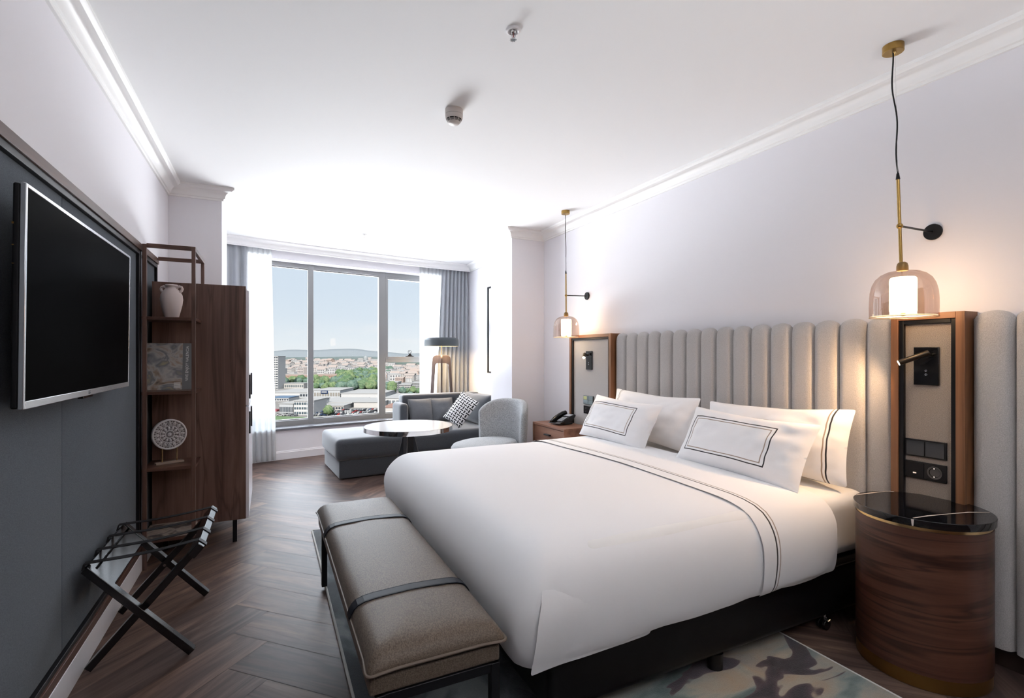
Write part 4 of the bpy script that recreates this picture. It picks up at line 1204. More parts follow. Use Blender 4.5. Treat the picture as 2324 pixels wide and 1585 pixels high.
# ------------------------------------------------------------------ pendant lamps
m_frost = sheer('frosted acrylic', (.95, .90, .82))
def pendant(label, x, yt, yb):
    t = thing('pendant_lamp', label, 'pendant lamp', (x, yb, 1.52), 0, 'bedside pendant lamps')
    Y = lambda z: yb + (yt-yb)*(z-1.52)/(2.76-1.52)
    mb = MB(); mb.lathe([(0, 2.738), (.040, 2.738), (.0415, 2.7395), (.0415, ZC), (0, ZC)], (x, yt, 0), 40); mb.build('ceiling_canopy', m_brass, t)
    mb = MB(); mb.lathe([(0, 2.728), (.004, 2.728), (.006, 2.738), (0, 2.738)], (x, yt-.008, 0), 14); mb.cyl((x, yt-.008, 2.738), (x, yt-.008, 2.72), .003, 8); mb.build('cable_grip', m_brass2, t)
    P = []
    for i in range(25):
        s = i/24; z = 2.74 + (2.175-2.74)*s
        P.append((x+.004*sin(s*9), yt + (Y(z)-yt)*s + .012*sin(s*pi*2.6)*sin(pi*s), z))
    mb = MB(); mb.tube(P, .0033, 8); mb.build('power_cord', m_blackmat, t)
    mb = MB(); mb.tube([(x, yt-.008, 2.73), (x, Y(2.17), 2.17)], .0006, 6); mb.build('steel_wire', m_chrome, t)
    mb = MB(); mb.tube([(x, Y(2.178), 2.178), (x, Y(2.15), 2.15)], [.005, .0085], 14); mb.build('cord_sleeve', m_blackmat, t)
    mb = MB(); mb.cyl((x, Y(2.152), 2.152), (x, Y(1.765), 1.765), .0066, 16); rod = mb.build('rod', m_brass, t)
    zb = 1.936; r = .013
    mb = MB(); mb.lathe([(r*sin(pi*k/10), zb - r*cos(pi*k/10)) for k in range(11)], (x, Y(zb), 0), 20); mb.build('ball_joint', m_brass, rod)
    mb = MB(); mb.cyl((x, Y(zb), zb), (XR-.012, Y(zb)+.010, zb+.008), .0048, 12); arm = mb.build('wall_arm', m_black, t)
    mb = MB(); mb.lathe([(0, 0), (.036, 0), (.038, .002), (.038, .012), (.036, .014), (0, .014)], (0, 0, 0), 36, frame_M((XR, Y(zb)+.010, zb+.008), (0, 1, 0), (0, 0, 1), (-1, 0, 0))); mb.build('wall_rose', m_blackmat, arm)
    mb = MB(); mb.lathe([(0, 1.730), (.021, 1.730), (.0225, 1.736), (.022, 1.752), (.019, 1.764), (.012, 1.770), (0, 1.771)], (x, yb+.003, 0), 28); mb.build('cap', m_brassdark, t)
    prof = [(.126, 1.520), (.1265, 1.56), (.126, 1.60), (.1235, 1.635), (.116, 1.668), (.103, 1.694), (.084, 1.713), (.060, 1.725), (.030, 1.731), (.012, 1.732)]
    mb = MB(); mb.lathe(prof, (x, yb, 0), 56); gl = mb.build('glass_shade', m_smoke, t, angle=180)
    mb = MB(); mb.tube([(x+.126*cos(2*pi*k/56), yb+.126*sin(2*pi*k/56), 1.521) for k in range(56)], .0016, 6, closed=True); mb.build('rim', m_brass2, gl)
    mb = MB(); mb.lathe([(0, 1.700), (.044, 1.700), (.049, 1.695), (.050, 1.685), (.050, 1.548), (.047, 1.543), (0, 1.543)], (x, yb, 0), 40); mb.build('opal_cylinder', m_opal, t, angle=50)
    mb = MB(); mb.lathe([(.052, 1.527), (.122, 1.527)], (x, yb, 0), 48); mb.build('bottom_diffuser', m_frost, t)
    mb = MB(); mb.lathe([(0, 1.526), (.0085, 1.527), (.0085, 1.543), (0, 1.543)], (x, yb, 0), 16); mb.build('finial', m_brass2, t)
pendant('smoked glass pendant lamp hanging above the drum nightstand', 2.578, 1.302, 1.262)
pendant('smoked glass pendant lamp hanging above the telephone nightstand', 2.630, 4.205, 4.192)
# ------------------------------------------------------------------ sofa (slightly turned)
t = sofa = thing('chaise_sofa', 'slate velvet corner sofa with an open chaise end below the window', 'sofa', (.682, 5.651, 0), radians(4.2))
SW = 2.13
mb = MB(); mb.rbox(0, SW, 0, .90, .012, .205, .012, 4); mb.build('base', m_sofa, t, local=True)
mb = MB(); mb.box(.04, SW-.02, .03, .88, 0, .013); mb.build('plinth', m_blackmat, t, local=True)
mb = MB(); mb.rbox(-.035, 1.95, -.030, .905, .206, .440, .055, 16, (.008, .006, .014), fn=lambda p: p + Vector((0, 0, .003*noise.noise((p.x*7, p.y*7, 2)))))
mb.build('seat_cushion', m_sofa, t, local=True)
mb = MB(); mb.rbox(.985, SW, .905, 1.085, .206, .815, .035, 8); mb.build('backrest', m_sofa, t, local=True)
mb = MB(); mb.rbox(.895, 1.010, .70, 1.085, .02, .72, .05, 6); mb.build('armrest', m_sofa, t, local=True)
mb = MB(); mb.rbox(1.955, SW+.01, -.02, .90, .206, .80, .035, 8); mb.build('side_backrest', m_sofa, t, local=True)

def cushion(name, label, cen, X, Y, wid, hei, thk, mat, seed, piping=None, group=None, cat='cushion'):
    X = Vector(X).normalized(); Y = Vector(Y); Y = (Y - X*Y.dot(X)).normalized(); Z = X.cross(Y)
    M = frame_M(cen, X, Y, Z); n = 24
    def outline(a, b): return (wid/2*a*(1-.05*(1-b*b)*abs(a)**3), hei/2*b*(1-.05*(1-a*a)*abs(b)**3))
    def surf(sg):
        def fn(u, v):
            a, b = 2*u-1, 2*v-1
            th = thk/2*(max(0, 1-abs(a)**2.4)**.6)*(max(0, 1-abs(b)**2.4)**.6)*(1+.14*noise.noise((a*2, b*2, seed)))
            x, y = outline(a, b)
            return M @ Vector((x, y, sg*th))
        return fn
    mb = MB(); mb.grid(surf(1), n, n, uv=True); mb.grid(surf(-1), n, n, uv=True)
    if piping is None:
        return tag(mb.build(name, mat, None, angle=180, weld=True), label, cat, group)
    r = thing(name, label, cat, (0, 0, 0), 0, group)
    r.location = cen
    mb.build('cushion_body', mat, r, angle=180, weld=True)
    mb = MB(); E = [(-1+2*i/12, -1) for i in range(12)] + [(1, -1+2*i/12) for i in range(12)] + [(1-2*i/12, 1) for i in range(12)] + [(-1, 1-2*i/12) for i in range(12)]
    mb.tube([M @ Vector((*outline(a, b), 0)) for a, b in E], .005, 6, closed=True); mb.build('piping', piping, r)
    return r
ca, sa = cos(radians(4.2)), sin(radians(4.2))
def sl(x, y, z): return Vector((.682+x*ca-y*sa, 5.651+x*sa+y*ca, z))
ex, ey = Vector((ca, sa, 0)), Vector((-sa, ca, 0))
cushion('back_cushion', 'large creased slate back cushion leaning in the corner of the sofa', sl(1.83, .47, .640), -ey, (.28, 0, 1), .80, .40, .24, m_sofa, 3, None, None)
cushion('scatter_cushion', 'square grey cushion on the sofa next to the low armrest', sl(1.205, .795, .600), ex, Vector((0, .30, 1)), .33, .34, .13, m_sofa2, 5, m_sofa2, 'grey scatter cushions')
cushion('scatter_cushion', 'square grey cushion on the sofa half behind the black and white cushion', sl(1.505, .800, .598), ex, Vector((.05, .30, 1)), .34, .34, .13, m_sofa2, 6, m_sofa2, 'grey scatter cushions')
N_ = Vector((-.62, -.66, .42)).normalized(); Rv = Vector((.8996, -.4368, 0))
Yd = Rv*.50 + Vector((0, 0, .86)); Yd = (Yd - N_*Yd.dot(N_)).normalized(); Xd = Yd.cross(N_)
cushion('patterned_cushion', 'black and white basket print cushion tilted on the sofa', (2.150, 5.875, .668), Xd, Yd, .29, .40, .12, m_weave, 8)

# ------------------------------------------------------------------ round table
t = thing('round_table', 'round white marble table with a polished metal rim', 'table', (1.094, 4.305, 0))
TR = .378
mb = MB(); mb.lathe([(0, .7385), (TR-.004, .7385), (TR-.002, .7365), (TR-.002, .728), (0, .728)], (0, 0, 0), 90); mb.build('marble_top', m_marble, t, local=True)
mb = MB(); mb.lathe([(TR-.010, .700), (TR, .700), (TR, .7375), (TR-.0018, .7375), (TR-.010, .728)], (0, 0, 0), 90, close=True); mb.build('metal_rim', m_chrome, t, local=True)
mb = MB(); mb.lathe([(0, .700), (TR-.011, .700), (TR-.011, .727), (0, .727)], (0, 0, 0), 64); mb.build('underside', m_blackmat, t, local=True)
mb = MB(); mb.box(-.034, .034, -.034, .034, .016, .700, 0, Matrix.Rotation(radians(24), 4, 'Z')); mb.build('post', m_black, t, local=True, bevel=.003)
for k in range(4):
    R_ = Matrix.Rotation(radians(-26+90*k), 4, 'Z') @ Matrix.Rotation(radians(90), 4, 'X')
    mb = MB(); mb.prism([(-.036, .698), (-.200, .016), (-.036, .016)], -.004, .004, R_); f_ = mb.build('fin', plain('slate plate', (.05, .056, .066), .35), t, local=True)
    mb = MB(); mb.tube([R_ @ Vector((-.037, .698, 0)), R_ @ Vector((-.201, .018, 0))], .0028, 6); mb.build('fin_edge', m_steel, f_, local=True)
mb = MB(); mb.lathe([(0, 0), (.215, 0), (.215, .012), (.207, .016), (0, .016)], (0, 0, 0), 64); mb.build('foot_plate', m_black, t, local=True)

# ------------------------------------------------------------------ tub chair
t = thing('tub_chair', 'grey tub chair with a curved back between the table and the bed', 'chair', (2.10, 4.79, 0), radians(206))
mb = MB()
def seatf(u, v):
    a = 2*pi*u
    prof = [(0, .345), (.22, .345), (.268, .36), (.285, .395), (.284, .43), (.268, .455), (.235, .466), (.12, .474), (0, .476)]
    f = v*(len(prof)-1); i = min(int(f), len(prof)-2); w = f-i
    r = prof[i][0]+(prof[i+1][0]-prof[i][0])*w; z = prof[i][1]+(prof[i+1][1]-prof[i][1])*w
    return Vector((.115 + r*cos(a)*1.42, r*sin(a), z))
mb.grid(seatf, 48, 16, cu=True); mb.build('seat', m_chair, t, local=True, angle=70, weld=True)
AM = 68
def backf(u, v):
    a = (2*v-1); e = max(0, 1-abs(a)**7)
    zt = .872 - .12*abs(a)**3.2; zb_ = .335
    th = .040*(.35+.65*e**.5); ri = .310
    ca_ = radians(180 + AM*a)
    # rounded section loop
    q = 2*pi*u; cxx, szz = cos(q), sin(q)
    sx = math.copysign(abs(cxx)**.6, cxx)*th; sz = math.copysign(abs(szz)**.22, szz)
    z = (zt+zb_)/2 + sz*(zt-zb_)/2*(.93+.07*e)
    r = ri + sx + .022*((z-.34)/.5)
    return Vector((r*cos(ca_)*1.06, r*sin(ca_), z))
mb = MB(); V = mb.grid(backf, 28, 44, cu=True)
for j in (0, -1): mb.bm.faces.new([V[i][j] for i in range(28)])
mb.build('backrest', m_chair, t, local=True, angle=75)
for x in (-.18, .36):
    for y in (-.20, .20):
        mb = MB(); mb.tube([(x*.85, y*.85, .35), (x*1.08, y*1.08, 0)], [.018, .011], 14); mb.build('leg', m_lampwood, t, local=True)

# ------------------------------------------------------------------ tripod lamp
t = thing('tripod_lamp', 'tripod floor lamp with a flat black drum shade, lit, behind the sofa', 'floor lamp', (2.262, 7.0, 0))
mb = MB(); mb.lathe([(.243, 1.476), (.249, 1.476), (.250, 1.482), (.248, 1.560), (.243, 1.584), (.228, 1.596), (.20, 1.600), (0, 1.602), (0, 1.596), (.226, 1.590), (.240, 1.575), (.243, 1.52)], (0, 0, 0), 64, close=False); mb.build('shade', plain('charcoal shade', (.035, .045, .052), .45), t, local=True, angle=50)
mb = MB(); mb.lathe([(0, 1.512), (.236, 1.512)], (0, 0, 0), 48); mb.lathe([(0, 1.516), (.236, 1.516), (.236, 1.512)], (0, 0, 0), 48); mb.build('diffuser', m_lampglow, t, local=True)
mb = MB(); mb.cyl((0, 0, 1.30), (0, 0, 1.512), .006, 12); mb.build('stem', m_brass2, t, local=True)
for k in range(3):
    ang = radians(252+120*k)
    outer = [(0, 1.345), (.085, 1.345)] + [(.085+.062*sin(radians(q)), 1.283+.062*cos(radians(q))) for q in (20, 40, 60, 80)] + [(.152, 1.24), (.235, 0)]
    inner = [(.192, 0), (.112, 1.17)] + [(.072+.04*cos(radians(q)), 1.19+.04*sin(radians(q))) for q in (10, 35, 60, 85)] + [(.0, 1.232)]
    M = Matrix.Rotation(ang, 4, 'Z') @ Matrix.Rotation(radians(90), 4, 'X')
    mb = MB(); mb.prism(outer+inner, -.012, .012, M); mb.build('leg', m_lampwood, t, local=True, bevel=.002)

# framed picture on the alcove side wall
t = thing('framed_picture', 'white picture in a thin black frame on the alcove side wall', 'picture', (XR, 6.2, 1.70))
PY0_, PY1_, PZ0_, PZ1_ = 5.70, 6.715, 1.090, 2.335
mb = MB()
for (a, b, c, d) in ((PY0_, PY1_, PZ1_-.022, PZ1_), (PY0_, PY1_, PZ0_, PZ0_+.022), (PY0_, PY0_+.022, PZ0_, PZ1_), (PY1_-.022, PY1_, PZ0_, PZ1_)): mb.box(XR-.030, XR, a, b, c, d)
mb.build('frame', m_black, t)
mb = MB(); mb.box(XR-.012, XR, PY0_+.022, PY1_-.022, PZ0_+.022, PZ1_-.022); mb.build('print', plain('pale print', (.74, .74, .76), .5, vary=.1), t)
# ------------------------------------------------------------------ the view: a sunlit town far below
KC = .036                      # everything outside is very brightly lit
def cc(r, g, b): return (r*KC, g*KC, b*KC)
GZ = -40.0
CAMZ = 1.35; FPX = 1136.0; YAW = math.atan2(552, 1136)
def gp(u, v, z=GZ):
    d = FPX*(CAMZ-z)/(v-806.0); lat = (u-1162)/FPX*d
    return Vector((d*sin(YAW)+lat*cos(YAW), d*cos(YAW)-lat*sin(YAW), z)), d
cmats = {}
def cm(key, col, rough=.9):
    if key not in cmats: cmats[key] = plain('town ' + key, cc(*col), rough, spec=0.0)
    return cmats[key]
def ground_mat():
    m, nt, b = newmat('town ground')
    v = nt.coord()
    n = nt.noise(v, .012, 4); n2 = nt.noise(v, .06, 3)
    c = nt.ramp(n, [(.3, cc(.78, .74, .70)), (.5, cc(.95, .93, .90)), (.7, cc(1.0, .96, .94))])
    c = nt.mix(nt.math('MULTIPLY', n2, .35), c, cc(.75, .68, .64))
    nt.link(c, b.inputs['Base Color']); b.inputs['Roughness'].default_value = .95; b.inputs['Specular IOR Level'].default_value = 0
    return m
mb = MB(); mb.face([(-2600, 215, GZ), (3600, 215, GZ), (9000, 9000, GZ), (-6000, 9000, GZ)])
o = struct(mb, 'exterior_ground', ground_mat(), smooth=False)
def hills_mat():
    m, nt, b = newmat('hazy wooded plain')
    v = nt.coord(); n = nt.noise(v, .006, 4, .6); n2 = nt.noise(nt.mapping(v, (1, .4, 1)), .02, 2)
    c = nt.ramp(n, [(.35, cc(.34, .46, .40)), (.5, cc(.44, .55, .49)), (.62, cc(.54, .64, .59))])
    dots = nt.math('GREATER_THAN', n2, .66)
    c = nt.mix(nt.math('MULTIPLY', dots, .8), c, cc(1.1, 1.08, 1.06))
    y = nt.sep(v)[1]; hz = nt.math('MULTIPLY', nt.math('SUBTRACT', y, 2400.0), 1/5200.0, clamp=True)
    c = nt.mix(nt.math('MULTIPLY', hz, .55), c, cc(.66, .76, .80))  # distance haze mixed into the hill colour
    nt.link(c, b.inputs['Base Color']); b.inputs['Roughness'].default_value = 1; b.inputs['Specular IOR Level'].default_value = 0
    return m
def hill(u, v):
    y = 2150 + (8200-2150)*v**1.5; x = -1500 + 5400*u + (y-2150)*.1*(2*u-1)
    z = GZ + 1 + 9*max(0, noise.noise((x*.004, y*.004, 1))) + 4*noise.noise((x*.02, y*.01, 3)) + 6*v + (14*max(0, noise.noise((x*.0012, 2.2, 0))) if v > .9 else 0)
    return Vector((x, y, z))
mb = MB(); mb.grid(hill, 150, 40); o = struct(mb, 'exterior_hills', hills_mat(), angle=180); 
# low mountains, distance haze put into their colour
def mount(u, v):
    x = -3000 + 10500*u; h = 70 + 120*max(0, noise.noise((x*.00045, .4, 0))+.2) + 30*noise.noise((x*.002, 1, 0))
    return Vector((x, 8600+v*300, GZ + h*(1-abs(2*v-1))))
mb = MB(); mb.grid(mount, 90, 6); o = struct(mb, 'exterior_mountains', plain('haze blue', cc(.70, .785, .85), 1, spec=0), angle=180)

W_WHITE, W_CREAM, W_PINK, W_BRICK, W_GREY, W_DK = ((1.6, 1.58, 1.57), (1.55, 1.47, 1.40), (1.5, 1.32, 1.25), (1.3, 1.0, .86), (1.35, 1.38, 1.42), (.10, .12, .15))
def building(name, label, u0, u1, vb, vt, depth, wall, roof=None, rows=0, cols=0, rot=0.0, cat='building', win=(.16, .19, .23), parapet=.5, dv=0):
    """block whose near face spans u0..u1 with its foot at image row vb and its top at vt"""
    (a, d), (b, _) = gp(u0, vb), gp(u1, vb)
    h = (vb-vt)/FPX*d
    ex_ = (b-a); w = ex_.length; ang = math.atan2(ex_.y, ex_.x) + radians(rot)
    t = thing(name, label, cat, a, ang)
    mb = MB(); mb.box(0, w, 0, depth, 0, h); mb.build('wall', cm(*wall), t, local=True, smooth=False)
    mb = MB(); mb.box(-.4, w+.4, -.4, depth+.4, h, h+parapet); mb.build('roof', cm(*(roof or ('white roof', (1.2, 1.19, 1.18)))), t, local=True, smooth=False)
    if rows:
        for r in range(rows):
            mb = MB(); z0_ = h*(r+.25)/rows; z1_ = h*(r+.72)/rows
            for c in range(cols):
                x0_ = w*(c+.15)/cols; x1_ = w*(c+.85)/cols
                mb.box(x0_, x1_, -.15, .05, z0_, z1_)
            mb.build('window_band', cm('window %g' % win[0], win, .3), t, local=True, smooth=False)
    return t, w, h
white = ('white wall', W_WHITE); cream = ('cream wall', W_CREAM); pink = ('pink wall', W_PINK); brick = ('brick wall', W_BRICK); grey = ('grey wall', W_GREY)
building('tower_block', 'tall white tower with dark window openings at the curtain edge of the view', 606, 631, 884, 809.5, 20, white, rows=14, cols=5)
building('low_building', 'long low cream building with a strip of windows below the brick terrace', 631, 689, 882, 871.5, 22, cream, rows=1, cols=12, win=(.45, .52, .55))
building('brick_terrace', 'long brick terrace above the tree row, beside the tower', 638, 700, 864.5, 852, 30, brick, ('brick roof', (1.15, .94, .84)), rows=2, cols=16, win=(.72, .46, .34))
building('brick_terrace', 'long brick terrace in the middle pane left of the park trees', 712, 765, 866, 851, 30, brick, ('brick roof', (1.15, .94, .84)), rows=2, cols=14, win=(.72, .46, .34))
building('warehouse', 'wide white roofed warehouse at the curtain edge of the view', 612, 681, 898, 892, 60, white)
building('warehouse', 'grey shed just beyond the first mullion', 680, 712, 903, 892, 30, grey, rows=1, cols=5)
t, w, h = building('retail_store', 'grey retail store with a navy sign in the middle pane', 712, 772, 904, 887, 40, grey, rows=1, cols=10, win=(.8, .74, .66))
mb = MB(); mb.box(w*.28, w*.54, -.8, -.2, h*.62, h*1.02); sg = mb.build('sign', cm('navy', (.10, .16, .36)), t, local=True, smooth=False)
mb = MB(); mb.box(w*.31, w*.51, -1.0, -.8, h*.73, h*.91); mb.build('sign_face', cm('sign white', (1.1, 1.1, 1.1)), sg, local=True, smooth=False)
building('showroom', 'blue roofed showroom at the curtain edge of the view', 612, 655, 911, 904, 22, white, ('blue roof', (.42, .60, .86)), rows=1, cols=8, win=(.2, .22, .26))
t, w, h = building('workshop', 'long grey workshop with a red awning left of the glass dealership', 634, 668, 941, 917, 50, grey, rows=1, cols=9, rot=-8, win=(.32, .36, .41))
mb = MB(); mb.box(-14, 0, -3, 3, h*.30, h*.48); mb.build('awning', cm('red awning', (.95, .30, .34)), t, local=True, smooth=False)
t, w, h = building('dealership', 'white three storey dealership with glazed bands near the grass', 667, 712, 943, 911, 24, white, rows=3, cols=8, win=(.22, .30, .36))
building('warehouse', 'broad white roofed hall behind the park edge in the middle pane', 774, 870, 904, 894, 55, white)
building('warehouse', 'great white roofed hall in the middle of the middle pane', 713, 799, 925, 915, 48, white)
building('warehouse', 'white roofed hall near the second mullion', 803, 868, 926, 914, 40, cream)
t, w, h = building('office_block', 'low office with a row of dark windows facing the car park', 722, 780, 931, 922, 18, cream, rows=1, cols=9)
building('warehouse', 'white hall with a grey colonnade in the right-hand pane', 870, 935, 921, 905, 50, white, rows=1, cols=7, win=(.5, .55, .6))
building('warehouse', 'pale hall with a red roofed yard in the lower right-hand pane', 868, 930, 937, 926, 30, cream, ('red roof', (1.0, .62, .52)))
building('apartment_block', 'grey apartment block with rows of windows beside the second mullion', 872, 903, 886, 868, 18, ('stone wall', (1.15, 1.13, 1.1)), rows=4, cols=9)
building('apartment_block', 'pale apartment block with rows of windows behind the sofa back', 905, 932, 893, 874, 18, cream, rows=5, cols=8)
building('apartment_block', 'grey apartment block nearest the sheer curtain', 934, 966, 892, 870, 18, ('stone wall', (1.15, 1.13, 1.1)), rows=5, cols=9)
building('bell_tower', 'slim pink bell tower near the second mullion', 843, 846.5, 845, 830, 8, pink, rows=2, cols=1, cat='tower')
t = thing('domed_church', 'white domed church far behind the park trees', 'church', gp(830, 824)[0])
mb = MB(); mb.box(-22, 22, -14, 14, 0, 14); mb.build('nave', cm(*white), t, local=True, smooth=False)
mb = MB(); mb.lathe([(11, 14), (11, 24), (10.5, 28), (8, 33), (4, 36), (1.2, 37), (1.2, 42), (0, 44)], (0, 0, 0), 24); mb.build('dome', cm('dome', (.95, 1.0, 1.02)), t, local=True)

def house_mesh(nm, wallc, roofc, pitched):
    mb = MB(); w, d, h = 13, 11, 7.5
    mb.box(0, w, 0, d, 0, h, 0)
    if pitched:
        mb.face([(-.5, -.5, h), (w+.5, -.5, h), (w+.5, d/2, h+3), (-.5, d/2, h+3)], 1); mb.face([(-.5, d+.5, h), (-.5, d/2, h+3), (w+.5, d/2, h+3), (w+.5, d+.5, h)], 1)
        mb.face([(0, 0, h), (0, d/2, h+2.8), (0, d, h)], 0); mb.face([(w, 0, h), (w, d, h), (w, d/2, h+2.8)], 0)
    else: mb.box(-.2, w+.2, -.2, d+.2, h, h+.6, 1)
    for r in range(2):
        for c in range(4): mb.box(1+c*3.1, 2.5+c*3.1, -.1, .1, 1.4+r*3.4, 3.4+r*3.4, 2)
    o = mb.build(nm, [cm(*wallc), cm(*roofc), cm('window .3', (.45, .44, .46))], None, smooth=False)
    return o
protos = [house_mesh('town_house', white, ('white roof', (1.2, 1.19, 1.18)), False), house_mesh('town_house', cream, ('tile roof', (1.15, .98, .90)), True),
          house_mesh('town_house', pink, ('white roof', (1.2, 1.19, 1.18)), False), house_mesh('town_house', white, ('tile roof', (1.15, .98, .90)), True), house_mesh('town_house', brick, ('brick roof', (1.15, .94, .84)), True)]
hl = ['small flat roofed white house far off in the town', 'small cream house with a tiled roof far off in the town', 'small flat roofed pink house far off in the town', 'small white house with a tiled roof far off in the town', 'small brick house far off in the town']
for o, l in zip(protos, hl): tag(o, l, 'house', l.replace('house', 'houses').replace('small', 'the small'))
first = [True]*5
def put_house(p, s, zs, k, rz):
    if first[k]: o = protos[k]; first[k] = False
    else: o = protos[k].copy(); COL.objects.link(o)
    o.location = p; o.scale = (s, s, zs); o.rotation_euler = (0, 0, rz)
rr = random.Random(3)
cells = []
for i in range(205):
    v = 822 + 29*rr.random()**1.15; u = 626 + 250*rr.random()
    cells.append((u, v))
for i in range(62):
    cells.append((872 + 92*rr.random(), 838 + 30*rr.random()))
placed = []
def free(p, r, k=1.0):
    for (q, rq) in placed:
        if (q-p).length < (r+rq)*k: return False
    placed.append((p, r)); return True
for o in [o for o in COL.objects if o.get('category') in ('building', 'church', 'tower')]:
    w_ = max((c.dimensions.x for c in o.children), default=10); d_ = max((c.dimensions.y for c in o.children), default=10)
    for i in range(9):
        for j in range(3):
            placed.append((o.location + Matrix.Rotation(o.rotation_euler.z, 3, 'Z') @ Vector((w_*i/8, d_*j/2, 0)), w_/12))
for (u, v) in cells:
    p, d = gp(u, v)
    if 765 < u < 862 and v > 846: continue
    k = rr.choices(range(5), (6, 3, 2, 2.5, .7 if u < 870 else 3))[0]
    s = rr.uniform(.9, 1.7)*(d/1250)**.55
    ok_ = free(p, 8.6*s)
    for q_ in range(14):
        if ok_: break
        uu, vv = u + rr.uniform(-30, 30), min(851, max(821.5, v + rr.uniform(-6, 6))) if u < 868 else min(868, max(838, v + rr.uniform(-8, 8)))
        p, d = gp(uu, vv); ok_ = not (765 < uu < 862 and vv > 846) and free(p, 8.6*s)
    if not ok_: continue
    put_house(p, s, s*rr.uniform(.75, 1.25), k, -YAW + rr.uniform(-.5, .5))

def tree_mesh(seed, cols):
    mb = MB(); bmesh.ops.create_icosphere(mb.bm, subdivisions=3, radius=1)
    for v in mb.bm.verts:
        n = noise.noise(v.co*2.2 + Vector((seed*5, 0, 0)))*.32 + noise.noise(v.co*6 + Vector((0, seed*3, 0)))*.14
        v.co = v.co*(1+n); v.co.z = v.co.z*.85 + 1.0
    for f in mb.bm.faces: f.material_index = rr.choice((0, 0, 1, 1, 2))
    mb.tube([(0, 0, 0), (0, 0, .6)], .1, 6, mi=2)
    return mb.build('park_tree', [cm('leaf %d%d' % (seed, i), c) for i, c in enumerate(cols)], None, angle=180)
gs = [((.30, .50, .26), (.44, .62, .36), (.20, .36, .20)), ((.42, .62, .28), (.58, .74, .40), (.28, .46, .24)), ((.34, .54, .42), (.48, .66, .52), (.24, .40, .32))]
trees = [tree_mesh(i, c) for i, c in enumerate(gs)]
tl = ['dark green rounded tree in the town park', 'bright green rounded tree in the town park', 'blue green rounded tree in the town park']
for o, l in zip(trees, tl): tag(o, l, 'tree', l.replace('tree', 'trees'))
tfirst = [True]*3
def put_tree(u, v, s, k=None):
    k = rr.randrange(3) if k is None else k
    if not free(gp(u, v)[0], s*.78): return
    if tfirst[k]: o = trees[k]; tfirst[k] = False
    else: o = trees[k].copy(); COL.objects.link(o)
    o.location = gp(u, v)[0]; o.scale = (s*rr.uniform(.85, 1.2), s*rr.uniform(.85, 1.2), s*rr.uniform(.85, 1.25)); o.rotation_euler = (0, 0, rr.random()*6)
for i in range(190):
    v = 850 + 40*rr.random(); f = (v-850)/40
    u = 764 + 10*f + (100-14*f)*rr.random()
    put_tree(u, v, rr.uniform(5, 8.5))
for i in range(26): put_tree(633 + 68*i/26 + rr.uniform(-1, 1), 875 + rr.uniform(-2, 2), rr.uniform(4.5, 6.5))
for i in range(20): put_tree(713 + 52*i/20 + rr.uniform(-1, 1), 874 + rr.uniform(-3, 6), rr.uniform(4, 6.5))
for i in range(14): put_tree(715 + 48*i/14, 885 + rr.uniform(-2, 2), rr.uniform(3.5, 5))
for i in range(12): put_tree(868 + rr.uniform(0, 30), 884 + rr.uniform(0, 14), rr.uniform(4, 6))
for i in range(10): put_tree(895 + 60*i/10, 895 + rr.uniform(-2, 3), rr.uniform(2.5, 4))
for i in range(8): put_tree(rr.uniform(868, 884), rr.uniform(846, 858), rr.uniform(5, 8), 2)
put_tree(745, 944, 3.2, 1)

def car_mesh(nm, col):
    mb = MB(); mb.prism([(-2.1, .25), (2.1, .25), (2.1, .75), (1.3, .85), (.7, 1.4), (-1.1, 1.4), (-1.7, .85), (-2.1, .8)], -.85, .85, Matrix.Rotation(radians(90), 4, 'X'))
    for x in (-1.3, 1.3):
        for y in (-.86, .74): mb.cyl((x, y, .3), (x, y+.12, .3), .3, 10, mi=1)
    mb.box(-1.0, .7, -.87, .87, .92, 1.28, 1)
    return mb.build(nm, [cm('car ' + nm + str(col[0]), col, .4), cm('tyre', (.06, .06, .07))], None, smooth=False)
carc = [((1.1, 1.1, 1.1), 'white'), ((.12, .13, .15), 'black'), ((.55, .58, .62), 'silver'), ((.75, .14, .14), 'red'), ((.16, .24, .42), 'blue')]
cars = [car_mesh('parked_car', c) for c, _ in carc]
for o, (c, n_) in zip(cars, carc): tag(o, '%s car in the car park by the grass strip' % n_, 'car', '%s parked cars' % n_)
cfirst = [True]*5
for row, (va, vb_) in enumerate(((935, 932), (938, 935.5), (941, 939), (944, 942))):
    for i in range(26):
        u = 716 + 142*i/26 + rr.uniform(-1.2, 1.2); v = va + (vb_-va)*i/26
        if rr.random() < .15: continue
        k = rr.choices(range(5), (4, 4, 3, 1.5, 1))[0]
        if cfirst[k]: o = cars[k]; cfirst[k] = False
        else: o = cars[k].copy(); COL.objects.link(o)
        o.location = gp(u, v)[0] ; o.scale = (1.15,)*3; o.rotation_euler = (0, 0, -YAW + radians(60 + rr.uniform(-8, 8)))
for i in range(9):
    k = (0, 0, 2)[i % 3]
    o = cars[k].copy(); COL.objects.link(o); o.location = gp(634 + 4*i, 944 + rr.uniform(-1, 1))[0]; o.scale = (1.3,)*3; o.rotation_euler = (0, 0, -YAW + rr.uniform(-.4, .4))
    o['label'] = '%s car parked before the red awning workshop' % carc[k][1]; o['group'] = '%s cars at the workshop' % carc[k][1]
def strip(name, u0, v0, u1, v1, u2, v2, u3, v3, col):
    mb = MB(); mb.face([gp(u0, v0, GZ+.15)[0], gp(u1, v1, GZ+.15)[0], gp(u2, v2, GZ+.15)[0], gp(u3, v3, GZ+.15)[0]])
    o = struct(mb, name, plain(name + ' turf', cc(*col), 1, spec=0, vary=.15), smooth=False)
strip('exterior_grass_field', 600, 975, 712, 975, 712, 948, 600, 943, (.50, .72, .40))
